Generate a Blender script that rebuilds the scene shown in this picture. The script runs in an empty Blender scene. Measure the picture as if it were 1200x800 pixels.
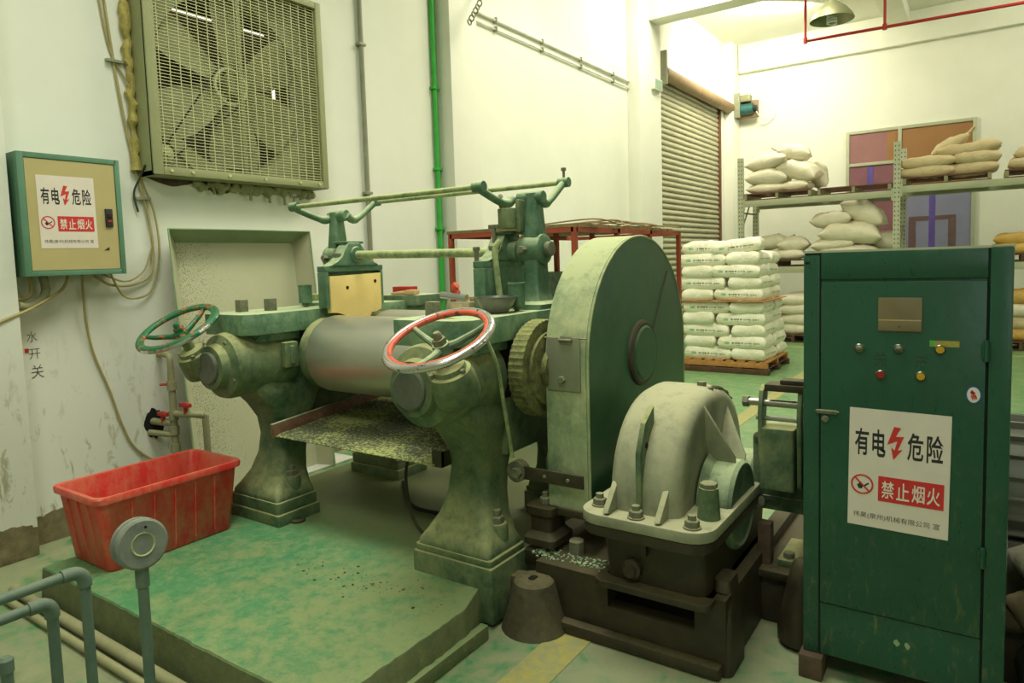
import bpy, bmesh, math, random
from mathutils import Vector, Matrix, noise
PI = math.pi
S = bpy.context.scene
C = S.collection
random.seed(7)

# ------------------------------------------------------------------ camera
CAMF, CAMX, CAMY = 813.63, 587.03, 369.68          # focal length and principal point for a 1200 x 800 picture
YAW, PIT, ROL = -0.6113, 0.0777, 0.0321
fw = Vector((math.sin(YAW)*math.cos(PIT), math.cos(YAW)*math.cos(PIT), -math.sin(PIT)))
rt = Vector((math.cos(YAW), -math.sin(YAW), 0))
dn = fw.cross(rt)
r2 = math.cos(ROL)*rt + math.sin(ROL)*dn
d2 = -math.sin(ROL)*rt + math.cos(ROL)*dn
cd = bpy.data.cameras.new('camera')
cam = bpy.data.objects.new('camera', cd)
C.objects.link(cam)
up = -d2
bk = -fw
cam.matrix_world = Matrix(((r2.x, up.x, bk.x, 0), (r2.y, up.y, bk.y, 0), (r2.z, up.z, bk.z, 1.6), (0, 0, 0, 1)))
cd.sensor_width = 36
cd.lens = CAMF/1200*36
cd.shift_x = (600-CAMX)/1200
cd.shift_y = -(400-CAMY)/1200
cd.clip_start = .05
S.camera = cam

# ------------------------------------------------------------------ world, lights, exposure
W = bpy.data.worlds.new('world')
S.world = W
W.use_nodes = True
W.node_tree.nodes['Background'].inputs[0].default_value = (1.0, .95, .8, 1)
W.node_tree.nodes['Background'].inputs[1].default_value = 4.0


def area(name, loc, target, sx, sy, power, col, spread=180):
    l = bpy.data.lights.new(name, 'AREA')
    l.shape = 'RECTANGLE'
    l.size, l.size_y = sx, sy
    l.energy = power
    l.color = col
    l.spread = math.radians(spread)
    o = bpy.data.objects.new(name, l)
    C.objects.link(o)
    o.location = loc
    o.rotation_euler = (Vector(target)-Vector(loc)).to_track_quat('-Z', 'Y').to_euler()
    return o


WARM = (1.0, .95, .74)
NEUT = (.985, 1.0, .86)
area('lamp_over_shutter', (-3.1, 13.0, 5.85), (-4.2, 14.2, 4.2), 1.6, .8, 400, WARM)
area('lamp_by_beam', (-3.4, 9.7, 5.85), (-3.9, 9.6, 0), 1.6, .7, 190, WARM)
area('fill_back_wall', (1.6, 12.6, 5.85), (-.2, 15.4, 2.6), 1.8, .8, 180, WARM)  # unseen fill added to lift the right of the back wall
area('lamp_hall', (-2.0, 6.9, 5.8), (-2.4, 6.6, 0), 2.4, 2.0, 380, WARM, 160)
area('fill_mill', (-1.9, 2.2, 5.85), (-2.4, 2.6, 0), 2.4, 2.0, 175, NEUT, 110)  # unseen fill added above the mill and plinth
area('fill_front', (.2, -1.4, 5.6), (-2.2, 2.4, .3), 2.0, 1.6, 105, NEUT, 120)  # unseen fill added from the camera side, for cabinet, tub and mill front
area('sheen_behind', (2.0, -3.3, 2.3), (0, 2.7, 1.3), 1.8, 1.5, 45, (.9, .97, 1.0))  # cool area light added for a sheen on the cabinet; no window modelled
area('daylight_right', (6.6, 8.0, 3.6), (-4, 8.0, 2.0), 5.0, 2.4, 240, (1.0, .95, .80))
S.view_settings.view_transform = 'Standard'
S.view_settings.look = 'None'
S.view_settings.gamma = 1
S.view_settings.use_curve_mapping = False
S.view_settings.exposure = -1.05
S.cycles.max_bounces = 8
S.cycles.diffuse_bounces = 6


# ------------------------------------------------------------------ materials
def lin(c):
    c = c/255
    return c/12.92 if c <= .04045 else ((c+.055)/1.055)**2.4


def rgb(r, g, b):
    return (lin(r), lin(g), lin(b), 1)


class NT:
    def __init__(s, name):
        s.m = bpy.data.materials.new(name)
        s.m.use_nodes = True
        s.t = s.m.node_tree
        s.b = s.t.nodes['Principled BSDF']
        s.tc = s.n('ShaderNodeTexCoord')

    def n(s, typ, **kw):
        nd = s.t.nodes.new(typ)
        for k, v in kw.items():
            setattr(nd, k, v)
        return nd

    def l(s, a, b):
        s.t.links.new(a, b)

    def noise(s, scale, detail=4, rough=.6, dist=0.0, stretch=None, coord='Object'):
        nd = s.n('ShaderNodeTexNoise')
        nd.inputs['Scale'].default_value = scale
        nd.inputs['Detail'].default_value = detail
        nd.inputs['Roughness'].default_value = rough
        nd.inputs['Distortion'].default_value = dist
        src = s.tc.outputs[coord]
        if stretch:
            mp = s.n('ShaderNodeMapping')
            mp.inputs['Scale'].default_value = stretch
            s.l(src, mp.inputs[0])
            src = mp.outputs[0]
        s.l(src, nd.inputs['Vector'])
        return nd.outputs[0]

    def ramp(s, val, lo, hi):
        mr = s.n('ShaderNodeMapRange')
        mr.inputs[1].default_value = lo
        mr.inputs[2].default_value = hi
        s.l(val, mr.inputs[0])
        return mr.outputs[0]

    def math(s, op, a, b=None):
        nd = s.n('ShaderNodeMath', operation=op)
        for i, v in enumerate((a, b)):
            if v is None:
                continue
            if isinstance(v, (int, float)):
                nd.inputs[i].default_value = v
            else:
                s.l(v, nd.inputs[i])
        return nd.outputs[0]

    def mix(s, fac, a, b):
        nd = s.n('ShaderNodeMix', data_type='RGBA')
        if isinstance(fac, (int, float)):
            nd.inputs[0].default_value = fac
        else:
            s.l(fac, nd.inputs[0])
        for i, v in ((6, a), (7, b)):
            if isinstance(v, tuple):
                nd.inputs[i].default_value = v
            else:
                s.l(v, nd.inputs[i])
        return nd.outputs[2]

    def xyz(s, coord='Object'):
        nd = s.n('ShaderNodeSeparateXYZ')
        s.l(s.tc.outputs[coord], nd.inputs[0])
        return nd.outputs

    def upness(s, lo=.15, hi=.95):
        g = s.n('ShaderNodeNewGeometry')
        nd = s.n('ShaderNodeSeparateXYZ')
        s.l(g.outputs['Normal'], nd.inputs[0])
        return s.ramp(nd.outputs[2], lo, hi)

    def done(s, col, rough=.6, metal=0.0, bump=None, bump_d=.002, bump_s=.5):
        if isinstance(col, tuple):
            s.b.inputs['Base Color'].default_value = col
        else:
            s.l(col, s.b.inputs['Base Color'])
        if isinstance(rough, (int, float)):
            s.b.inputs['Roughness'].default_value = rough
        else:
            s.l(rough, s.b.inputs['Roughness'])
        s.b.inputs['Metallic'].default_value = metal
        if bump is not None:
            bp = s.n('ShaderNodeBump')
            bp.inputs['Distance'].default_value = bump_d
            bp.inputs['Strength'].default_value = bump_s
            s.l(bump, bp.inputs['Height'])
            s.l(bp.outputs[0], s.b.inputs['Normal'])
        return s.m


def plain(name, col, rough=.5, metal=0.0, var=.12, scale=8):
    t = NT(name)
    d = tuple(c*(1-var*2) for c in col[:3])+(1,)
    n = t.noise(scale, 4)
    return t.done(t.mix(t.ramp(n, .3, .7), d, col), rough, metal)


DUST = rgb(176, 188, 146)


def dusty(name, col, dust=DUST, top=.85, side=.25, scale=5, rough=.55, chips=None, bump_d=.002, dark=.6):
    """paint under a film of settled powder: more of it on the faces that look up"""
    t = NT(name)
    n1 = t.noise(scale, 6, .65)
    n2 = t.noise(scale*6, 5, .7)
    base = t.mix(t.ramp(n1, .25, .75), tuple(c*dark for c in col[:3])+(1,), col)
    if chips:
        base = t.mix(t.ramp(t.noise(scale*3, 5, .7, 1.0), .66, .70), base, chips)
    n3 = t.noise(scale*2.2, 8, .8, .3, (1, 1, .55))
    amt = t.math('MULTIPLY', t.ramp(t.math('ADD', t.math('MULTIPLY', n1, .5), t.math('MULTIPLY', n3, .5)), .38, .64), side*1.25)
    amt = t.math('ADD', amt, t.math('MULTIPLY', t.ramp(n2, .5, .66), side*.35))
    up_ = t.math('MULTIPLY', t.upness(), t.ramp(n2, .2, .5))
    amt = t.math('ADD', amt, t.math('MULTIPLY', up_, top))
    amt = t.math('MINIMUM', amt, 1.0)
    col_ = t.mix(amt, base, dust)
    r = t.math('ADD', t.math('MULTIPLY', amt, .95-rough), rough)
    return t.done(col_, r, 0, n2, bump_d, .35)


M = {}
M['cast'] = dusty('green_cast_iron_dusty', rgb(38, 86, 60), dust=rgb(160, 162, 112), top=1.0, side=.42, scale=4, rough=.5)
M['cast_dark'] = dusty('dark_green_cast_iron', rgb(44, 84, 62), top=.8, side=.3, scale=4)
M['capgrey'] = dusty('grey_barrel_cap', rgb(84, 90, 78), dust=rgb(132, 138, 112), top=.5, side=.25, scale=10, dark=.8)
M['paint'] = dusty('green_paint_dusty', rgb(40, 102, 74), top=.9, side=.26, scale=5)
M['capgreen'] = dusty('green_cap_paint', rgb(58, 122, 92), top=.95, side=.45, scale=6)
M['grime'] = dusty('oily_brown_grime', rgb(42, 36, 22), dust=rgb(92, 84, 54), top=.55, side=.22, scale=5, rough=.45)
M['grime_dusty'] = dusty('dusty_brown_grime', rgb(56, 50, 32), dust=rgb(108, 102, 70), top=.6, side=.35, scale=7, rough=.7)
M['gear_dust'] = dusty('powder_caked_gear', rgb(58, 62, 34), dust=rgb(150, 152, 92), top=.5, side=.6, scale=22, bump_d=.02)
M['guard_rim'] = dusty('guard_rim_paint', rgb(92, 128, 90), dust=rgb(178, 184, 138), top=.95, side=.7, scale=2.5)
M['guard_face'] = dusty('guard_face_paint', rgb(26, 80, 48), top=.25, side=.05, scale=2.2, rough=.38, dark=.75)
M['dome'] = dusty('grey_green_dome_paint', rgb(126, 132, 108), dust=rgb(176, 174, 138), top=.85, side=.45, scale=3, dark=.72)
M['rodm'] = dusty('pale_dusty_rod', rgb(104, 134, 90), dust=rgb(178, 186, 130), top=.9, side=.8, scale=9)
M['steel'] = plain('brushed_steel', rgb(172, 172, 160), .35, 1.0, .08, 12)
M['chrome'] = plain('polished_steel', rgb(205, 205, 205), .16, 1.0, .05, 10)
M['bolt'] = dusty('dusty_steel_bolt', rgb(96, 100, 84), dust=rgb(150, 150, 112), top=.6, side=.4, scale=30)
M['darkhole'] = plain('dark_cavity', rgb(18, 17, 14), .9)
M['rubberblack'] = plain('black_rubber', rgb(28, 28, 26), .7)
M['redpaint'] = plain('red_paint', rgb(178, 40, 34), .5)
M['rustred'] = dusty('oxide_red_angle', rgb(110, 46, 36), top=.7, side=.2, scale=8)
M['yellowboard'] = plain('yellow_nylon_board', rgb(232, 205, 128), .5, 0, .07, 5)
M['white'] = plain('white_plastic', rgb(226, 226, 214), .5)
M['paper'] = plain('sign_sheet', rgb(224, 214, 200), .5, 0, .03, 14)
M['ink'] = plain('black_ink', rgb(44, 42, 40), .7)
M['signred'] = plain('sign_red', rgb(206, 48, 44), .55, 0, .04)
M['signwhite'] = plain('sign_white_lettering', rgb(228, 222, 208), .55, 0, .02)
M['wood'] = plain('pallet_wood_orange', rgb(196, 140, 78), .7, 0, .15, 14)
M['wooddark'] = plain('pallet_wood_dark', rgb(98, 70, 48), .8, 0, .2, 14)
M['woodred'] = plain('pallet_red_brown', rgb(116, 78, 54), .75, 0, .18, 14)
M['woodblock'] = plain('rough_wood_block', rgb(96, 78, 58), .85, 0, .25, 18)
M['rackgrey'] = plain('rack_beam_grey_green', rgb(176, 180, 152), .5, 0, .05, 4)
M['pvc'] = dusty('grey_pvc_pipe', rgb(84, 110, 100), dust=rgb(134, 142, 116), top=.35, side=.3, scale=7, rough=.45, dark=.8)
M['pvc_old'] = dusty('dusty_pvc', rgb(140, 138, 106), dust=rgb(160, 158, 116), top=.5, side=.4, scale=9, dark=.8)
M['disc'] = dusty('grey_plastic_head', rgb(118, 126, 122), dust=rgb(150, 154, 130), top=.4, side=.3, scale=9)
M['cable'] = plain('yellowed_cable', rgb(172, 160, 104), .6)
M['cabledark'] = plain('dark_cable', rgb(64, 68, 52), .6)
M['foam'] = plain('expanding_foam', rgb(186, 172, 96), .9, 0, .25, 25)
M['conduit'] = plain('grey_conduit', rgb(146, 148, 124), .5)
M['greenpipe'] = plain('bright_green_pipe', rgb(60, 186, 66), .45)
M['fanframe'] = plain('fan_frame_grey_green', rgb(150, 154, 110), .55, 0, .08, 3)
M['fangrille'] = plain('fan_grille_wire', rgb(204, 206, 156), .5)
M['fanblade'] = dusty('fan_blade_dusty', rgb(150, 152, 110), dust=rgb(172, 172, 124), top=.4, side=.4, scale=6)
M['louver'] = plain('louver_slat_brown', rgb(122, 108, 78), .5, 0, .2, 6)
M['shutter'] = plain('shutter_slat_grey', rgb(172, 170, 140), .45, 0, .06, 3)
M['rusttube'] = plain('shutter_tube_rusty', rgb(150, 124, 88), .55, 0, .15, 8)
M['boxtan'] = plain('electric_box_tan', rgb(186, 172, 118), .5, 0, .05, 4)
M['boxteal'] = plain('electric_box_teal', rgb(92, 136, 108), .5, 0, .08, 8)
M['mint'] = dusty('pale_green_sheet', rgb(150, 178, 138), top=.4, side=.15, scale=4)
M['trayside'] = plain('speckled_steel_sheet', rgb(186, 184, 152), .5, 0, .04, 4)
M['meter'] = plain('meter_window_brown', rgb(126, 112, 82), .4)
M['brownpane'] = plain('orange_brown_board', rgb(156, 112, 68), .5, 0, .06, 2)
M['straw'] = plain('straw_board', rgb(150, 128, 82), .85, 0, .25, 14)
M['benchred'] = plain('oxide_red_frame', rgb(168, 76, 50), .55)
M['lampshade'] = plain('aluminium_lamp_shade', rgb(150, 150, 116), .45, .6, .08, 4)
M['lampin'] = plain('white_spiral_tube', rgb(230, 232, 220), .4)
M['firered'] = plain('fire_pipe_red', rgb(190, 52, 50), .45)
M['motorgrey'] = plain('motor_grey', rgb(120, 122, 108), .5, 0, .1, 5)
M['bluegreen'] = plain('teal_motor', rgb(50, 104, 104), .5)
M['lime'] = plain('lime_cap', rgb(150, 220, 40), .5)
M['brushwood'] = plain('wood_handle', rgb(204, 170, 120), .6)
M['orange'] = plain('orange_plastic', rgb(222, 84, 44), .5)
M['bowl'] = plain('steel_bowl', rgb(128, 128, 122), .4, .55, .2, 20)
M['shinytube'] = plain('bright_tube', rgb(206, 206, 206), .25, .9, .05)
M['card'] = plain('cardboard', rgb(172, 160, 128), .8, 0, .08, 10)
M['hatch'] = plain('galvanised_hatch', rgb(150, 154, 128), .45, .4, .06, 6)
M['yellowcap'] = plain('yellow_button', rgb(204, 160, 40), .4)
M['redcap'] = plain('red_button', rgb(160, 36, 26), .4)
M['sticker'] = plain('yellow_paper_strip', rgb(176, 164, 74), .6, 0, .2, 60)
M['stickerblue'] = plain('sticker_blue', rgb(60, 70, 190), .5)
M['exitgreen'] = plain('exit_sign_green', rgb(150, 178, 152), .5)
M['scrawl'] = plain('marker_scrawl', rgb(74, 74, 66), .8)


def wall_mat():
    t = NT('white_wall_paint')
    n = t.noise(1.3, 5, .6)
    n2 = t.noise(9, 6, .7, .6, (1, 1.6, .55))
    col = t.mix(t.ramp(n, .3, .7), rgb(222, 224, 210), rgb(230, 231, 218))
    z = t.xyz()[2]
    y = t.xyz()[1]
    low = t.ramp(z, 1.35, .35)                       # splashes reach up the lower metre and a half of the wall
    near = t.ramp(y, 4.5, 1.8)
    st = t.math('MULTIPLY', t.ramp(n2, .545, .64), t.math('MULTIPLY', low, near))
    col = t.mix(t.math('MULTIPLY', st, .8), col, rgb(142, 136, 84))
    col = t.mix(t.math('MULTIPLY', t.math('MULTIPLY', t.ramp(n, .3, .7), low), .22), col, rgb(170, 166, 128))
    n3 = t.noise(5, 4)
    skirt = t.math('ADD', z, t.math('MULTIPLY', n3, -.14))
    m = t.math('MULTIPLY', t.math('LESS_THAN', skirt, .115), t.math('LESS_THAN', y, 4.8))
    n4 = t.noise(14, 6, .7)
    col = t.mix(m, col, t.mix(t.ramp(n4, .3, .7), rgb(98, 90, 62), rgb(142, 132, 96)))
    return t.done(col, .75, 0, n4, .003, .25)


def floor_mat():
    t = NT('green_epoxy_floor')
    n = t.noise(1.1, 6, .65, .4)
    n2 = t.noise(7, 6, .7, .5)
    n3 = t.noise(45, 4, .7)
    col = t.mix(t.ramp(n2, .3, .7), rgb(76, 132, 86), rgb(94, 150, 98))
    x, y, z = t.xyz()
    near = t.ramp(y, 7.0, 3.0)
    d = t.math('MULTIPLY', t.ramp(t.math('ADD', t.math('MULTIPLY', n, .6), t.math('MULTIPLY', n2, .5)), .47, .58), near)
    col = t.mix(t.math('MULTIPLY', d, .9), col, rgb(136, 140, 108))
    far = t.math('MULTIPLY', t.ramp(n2, .38, .68), .7)
    col = t.mix(far, col, rgb(150, 152, 112))
    col = t.mix(t.math('MULTIPLY', t.ramp(n3, .62, .7), .5), col, rgb(168, 164, 112))
    return t.done(col, t.math('ADD', t.math('MULTIPLY', d, .4), .42), 0, n3, .001, .3)


def plinth_mat():
    t = NT('worn_green_plinth_paint')
    n = t.noise(2.4, 7, .75, .25)
    n2 = t.noise(16, 8, .8, .2)
    n3 = t.noise(70, 3, .7)
    col = t.mix(t.ramp(n2, .3, .7), rgb(62, 124, 80), rgb(98, 152, 102))
    dust = rgb(148, 150, 100)
    x, y, z = t.xyz()
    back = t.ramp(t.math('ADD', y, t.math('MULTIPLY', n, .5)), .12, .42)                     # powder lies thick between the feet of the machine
    d = t.ramp(t.math('ADD', t.math('MULTIPLY', n, .55), t.math('MULTIPLY', n2, .55)), .50, .64)
    d = t.math('ADD', d, t.math('MULTIPLY', t.ramp(t.math('ADD', x, t.math('MULTIPLY', n2, .6)), .55, 1.3), .45))
    d = t.math('MINIMUM', t.math('MAXIMUM', d, t.math('MULTIPLY', back, .9)), 1.0)
    up_ = t.upness(.3, .8)
    col = t.mix(t.math('MULTIPLY', d, .68), col, dust)
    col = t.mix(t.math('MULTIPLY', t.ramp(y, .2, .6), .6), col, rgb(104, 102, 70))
    conc = t.mix(t.ramp(n2, .3, .7), rgb(84, 96, 66), rgb(120, 126, 86))
    col = t.mix(up_, conc, col)
    col = t.mix(t.math('MULTIPLY', t.ramp(n3, .66, .72), .6), col, rgb(190, 184, 128))
    return t.done(col, .6, 0, t.math('ADD', n3, n2), .003, .4)


def cabinet_mat():
    t = NT('glossy_dark_green_enamel')
    n = t.noise(3, 5, .6)
    n2 = t.noise(30, 6, .75, .5, (1.4, 1, .5))
    col = t.mix(t.ramp(n, .3, .7), rgb(28, 72, 52), rgb(36, 84, 62))
    z = t.xyz()[2]
    low = t.ramp(z, .9, .1)
    s = t.math('MULTIPLY', t.ramp(n2, .55, .68), t.math('ADD', t.math('MULTIPLY', low, .5), .06))
    col = t.mix(s, col, rgb(120, 118, 78))
    return t.done(col, t.math('ADD', t.math('MULTIPLY', n2, .3), .16), 0, t.noise(7, 3), .01, .25)


def tub_mat():
    t = NT('dusty_red_plastic')
    n = t.noise(6, 8, .8, .2, (1, 1, .75))
    n2 = t.noise(24, 6, .7, .2, (1, 1, .35))
    col = t.mix(t.ramp(n, .3, .7), rgb(214, 50, 46), rgb(226, 66, 58))
    col = t.mix(t.math('MULTIPLY', t.ramp(t.math('ADD', t.math('MULTIPLY', n, .7), t.math('MULTIPLY', n2, .35)), .44, .66), .5), col, rgb(192, 160, 118))
    return t.done(col, .42, 0, n2, .001, .2)


def roll_mat():
    t = NT('polished_roll_steel')
    n = t.noise(2, 3, .5, 0)
    col = t.mix(t.ramp(n, .35, .65), rgb(184, 184, 168), rgb(198, 198, 182))
    t.b.inputs['Anisotropic'].default_value = .4
    return t.done(col, .38, .8)


def tray_mat():
    t = NT('powder_strewn_sheet')
    n = t.noise(60, 5, .75)
    n2 = t.noise(2.5, 4, .6)
    col = t.mix(t.ramp(t.math('ADD', n, t.math('MULTIPLY', n2, .6)), .76, .86), rgb(74, 78, 58), rgb(166, 172, 104))
    return t.done(col, .8, 0, n, .004, .5)


def speckle_mat():
    t = NT('speckled_cream_sheet')
    n = t.noise(110, 3, .7)
    n2 = t.noise(1.2, 3)
    z = t.xyz()[2]
    y = t.xyz()[1]
    a = t.math('MULTIPLY', t.ramp(y, -.02, -.55), .16)
    thr = t.math('GREATER_THAN', t.math('ADD', n, a), .69)
    base = t.mix(t.ramp(n2, .3, .7), rgb(184, 184, 150), rgb(198, 198, 166))
    return t.done(t.mix(t.math('MULTIPLY', thr, .7), base, rgb(104, 102, 64)), .5)


def wheel_mat(c1, c2, name, lo=.5, hi=.56, metal=.0):
    t = NT(name)
    n = t.noise(5 if 'silver' in name else 22, 6, .7, .6)
    col = t.mix(t.ramp(n, lo, hi), c1, c2)
    if metal:
        t.l(t.math('MULTIPLY', t.math('SUBTRACT', 1.0, t.ramp(n, lo, hi)), metal), t.b.inputs['Metallic'])
        m = t.done(col, .25)
        t.l(t.math('MULTIPLY', t.math('SUBTRACT', 1.0, t.ramp(n, lo, hi)), metal), t.b.inputs['Metallic'])
        return m
    return t.done(col, .4)


def bag_mat(name, base, shade, printed=False, creases=.006):
    t = NT(name)
    n = t.noise(7, 5, .65, .6)
    n2 = t.noise(2.5, 3)
    col = t.mix(t.ramp(n2, .3, .7), shade, base)
    if printed:
        x, y, z = t.xyz()
        x = t.math('MULTIPLY', x, 1.0)
        cell = t.n('ShaderNodeTexNoise', noise_dimensions='2D')
        cell.inputs['Scale'].default_value = 60
        cell.inputs['Detail'].default_value = 1
        t.l(t.tc.outputs['Object'], cell.inputs['Vector'])

        def band(zc, hw, x0, x1, dens, side):
            b = t.math('LESS_THAN', t.math('ABSOLUTE', t.math('SUBTRACT', z, zc)), hw)
            b = t.math('MULTIPLY', b, t.math('GREATER_THAN', x, x0))
            b = t.math('MULTIPLY', b, t.math('LESS_THAN', x, x1))
            b = t.math('MULTIPLY', b, t.math('LESS_THAN', y, -.08))
            return t.math('MULTIPLY', b, t.math('GREATER_THAN', cell.outputs[0], dens))
        b1 = band(.006, .011, -.13, .02, .44, 1)
        b3 = band(.004, .009, .045, .24, .47, 1)
        b2 = band(-.022, .004, -.12, .2, .5, 1)
        lg = band(.004, .016, -.23, -.16, .46, 1)
        col = t.mix(t.math('MULTIPLY', b1, .8), col, rgb(70, 86, 62))
        col = t.mix(t.math('MULTIPLY', b3, .75), col, rgb(80, 94, 70))
        col = t.mix(t.math('MULTIPLY', b2, .5), col, rgb(104, 116, 90))
        col = t.mix(t.math('MULTIPLY', lg, .8), col, rgb(90, 178, 96))
    n9 = t.noise(5, 3, .5, 2.2, (1, .5, 1))
    return t.done(col, .5, 0, t.math('ADD', n, t.math('MULTIPLY', n9, 2.0)), creases, .8)


def upright_mat():
    t = NT('perforated_upright_grey')
    x, y, z = t.xyz()
    fz = t.math('ABSOLUTE', t.math('SUBTRACT', t.math('FRACT', t.math('DIVIDE', z, .075)), .5))
    fx = t.math('ABSOLUTE', t.math('SUBTRACT', t.math('ABSOLUTE', x), .025))
    h = t.math('MULTIPLY', t.math('LESS_THAN', fz, .17), t.math('LESS_THAN', fx, .008))
    return t.done(t.mix(h, rgb(182, 186, 160), rgb(70, 74, 60)), .5)


def glass_mat(name, col, rough=.08):
    t = NT(name)
    n = t.noise(2, 3)
    t.b.inputs['Specular IOR Level'].default_value = .6
    return t.done(t.mix(t.ramp(n, .3, .7), tuple(c*.85 for c in col[:3])+(1,), col), rough)


M['wall'] = wall_mat()
M['floor'] = floor_mat()
M['plinth'] = plinth_mat()
M['cabinet'] = cabinet_mat()
M['tub'] = tub_mat()
M['roll'] = roll_mat()
M['tray'] = tray_mat()
M['speckle'] = speckle_mat()
M['wheel_green'] = wheel_mat(rgb(34, 104, 64), rgb(206, 92, 58), 'chipped_green_wheel', .56, .6)
M['wheel_silver'] = wheel_mat(rgb(206, 204, 198), rgb(34, 104, 64), 'worn_silver_edge', .44, .5, .8)
M['wheel_red'] = wheel_mat(rgb(214, 96, 70), rgb(56, 74, 58), 'chipped_red_wheel', .55, .6)
M['wheel_chrome'] = wheel_mat(rgb(214, 208, 206), rgb(48, 52, 42), 'worn_chrome_rim', .58, .62, .85)
M['bagwhite'] = bag_mat('woven_white_sack', rgb(222, 216, 194), rgb(206, 198, 170), False, .008)
M['bagprint'] = bag_mat('printed_white_film_sack', rgb(240, 238, 218), rgb(226, 224, 198), True, .012)
M['bagblank'] = bag_mat('blank_white_film_sack', rgb(240, 238, 218), rgb(226, 224, 198), False, .012)
M['bagpaper'] = bag_mat('brown_paper_sack', rgb(204, 188, 150), rgb(182, 160, 118), False, .008)
M['bagyellow'] = bag_mat('yellow_paper_sack', rgb(206, 168, 88), rgb(180, 140, 66), False, .008)
M['upright'] = upright_mat()
M['mauve'] = glass_mat('mauve_window_pane', rgb(160, 118, 118))
M['mauve2'] = glass_mat('violet_window_pane', rgb(140, 96, 108))
M['bluepane'] = glass_mat('blue_grey_window_pane', rgb(138, 140, 168))
M['reflectbrown'] = plain('brown_rack_reflection', rgb(112, 88, 88), .3)  # reflection in the glass put into a solid brown
M['violet'] = plain('violet_curtain_strip', rgb(96, 78, 160), .6)
M['yellowline'] = wheel_mat(rgb(176, 164, 84), rgb(150, 152, 112), 'worn_yellow_floor_paint', .36, .6)


# ------------------------------------------------------------------ mesh builder
def frame_of(d):
    d = Vector(d).normalized()
    a = Vector((0, 0, 1)) if abs(d.z) < .9 else Vector((1, 0, 0))
    u = d.cross(a).normalized()
    return u, d.cross(u).normalized(), d


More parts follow.
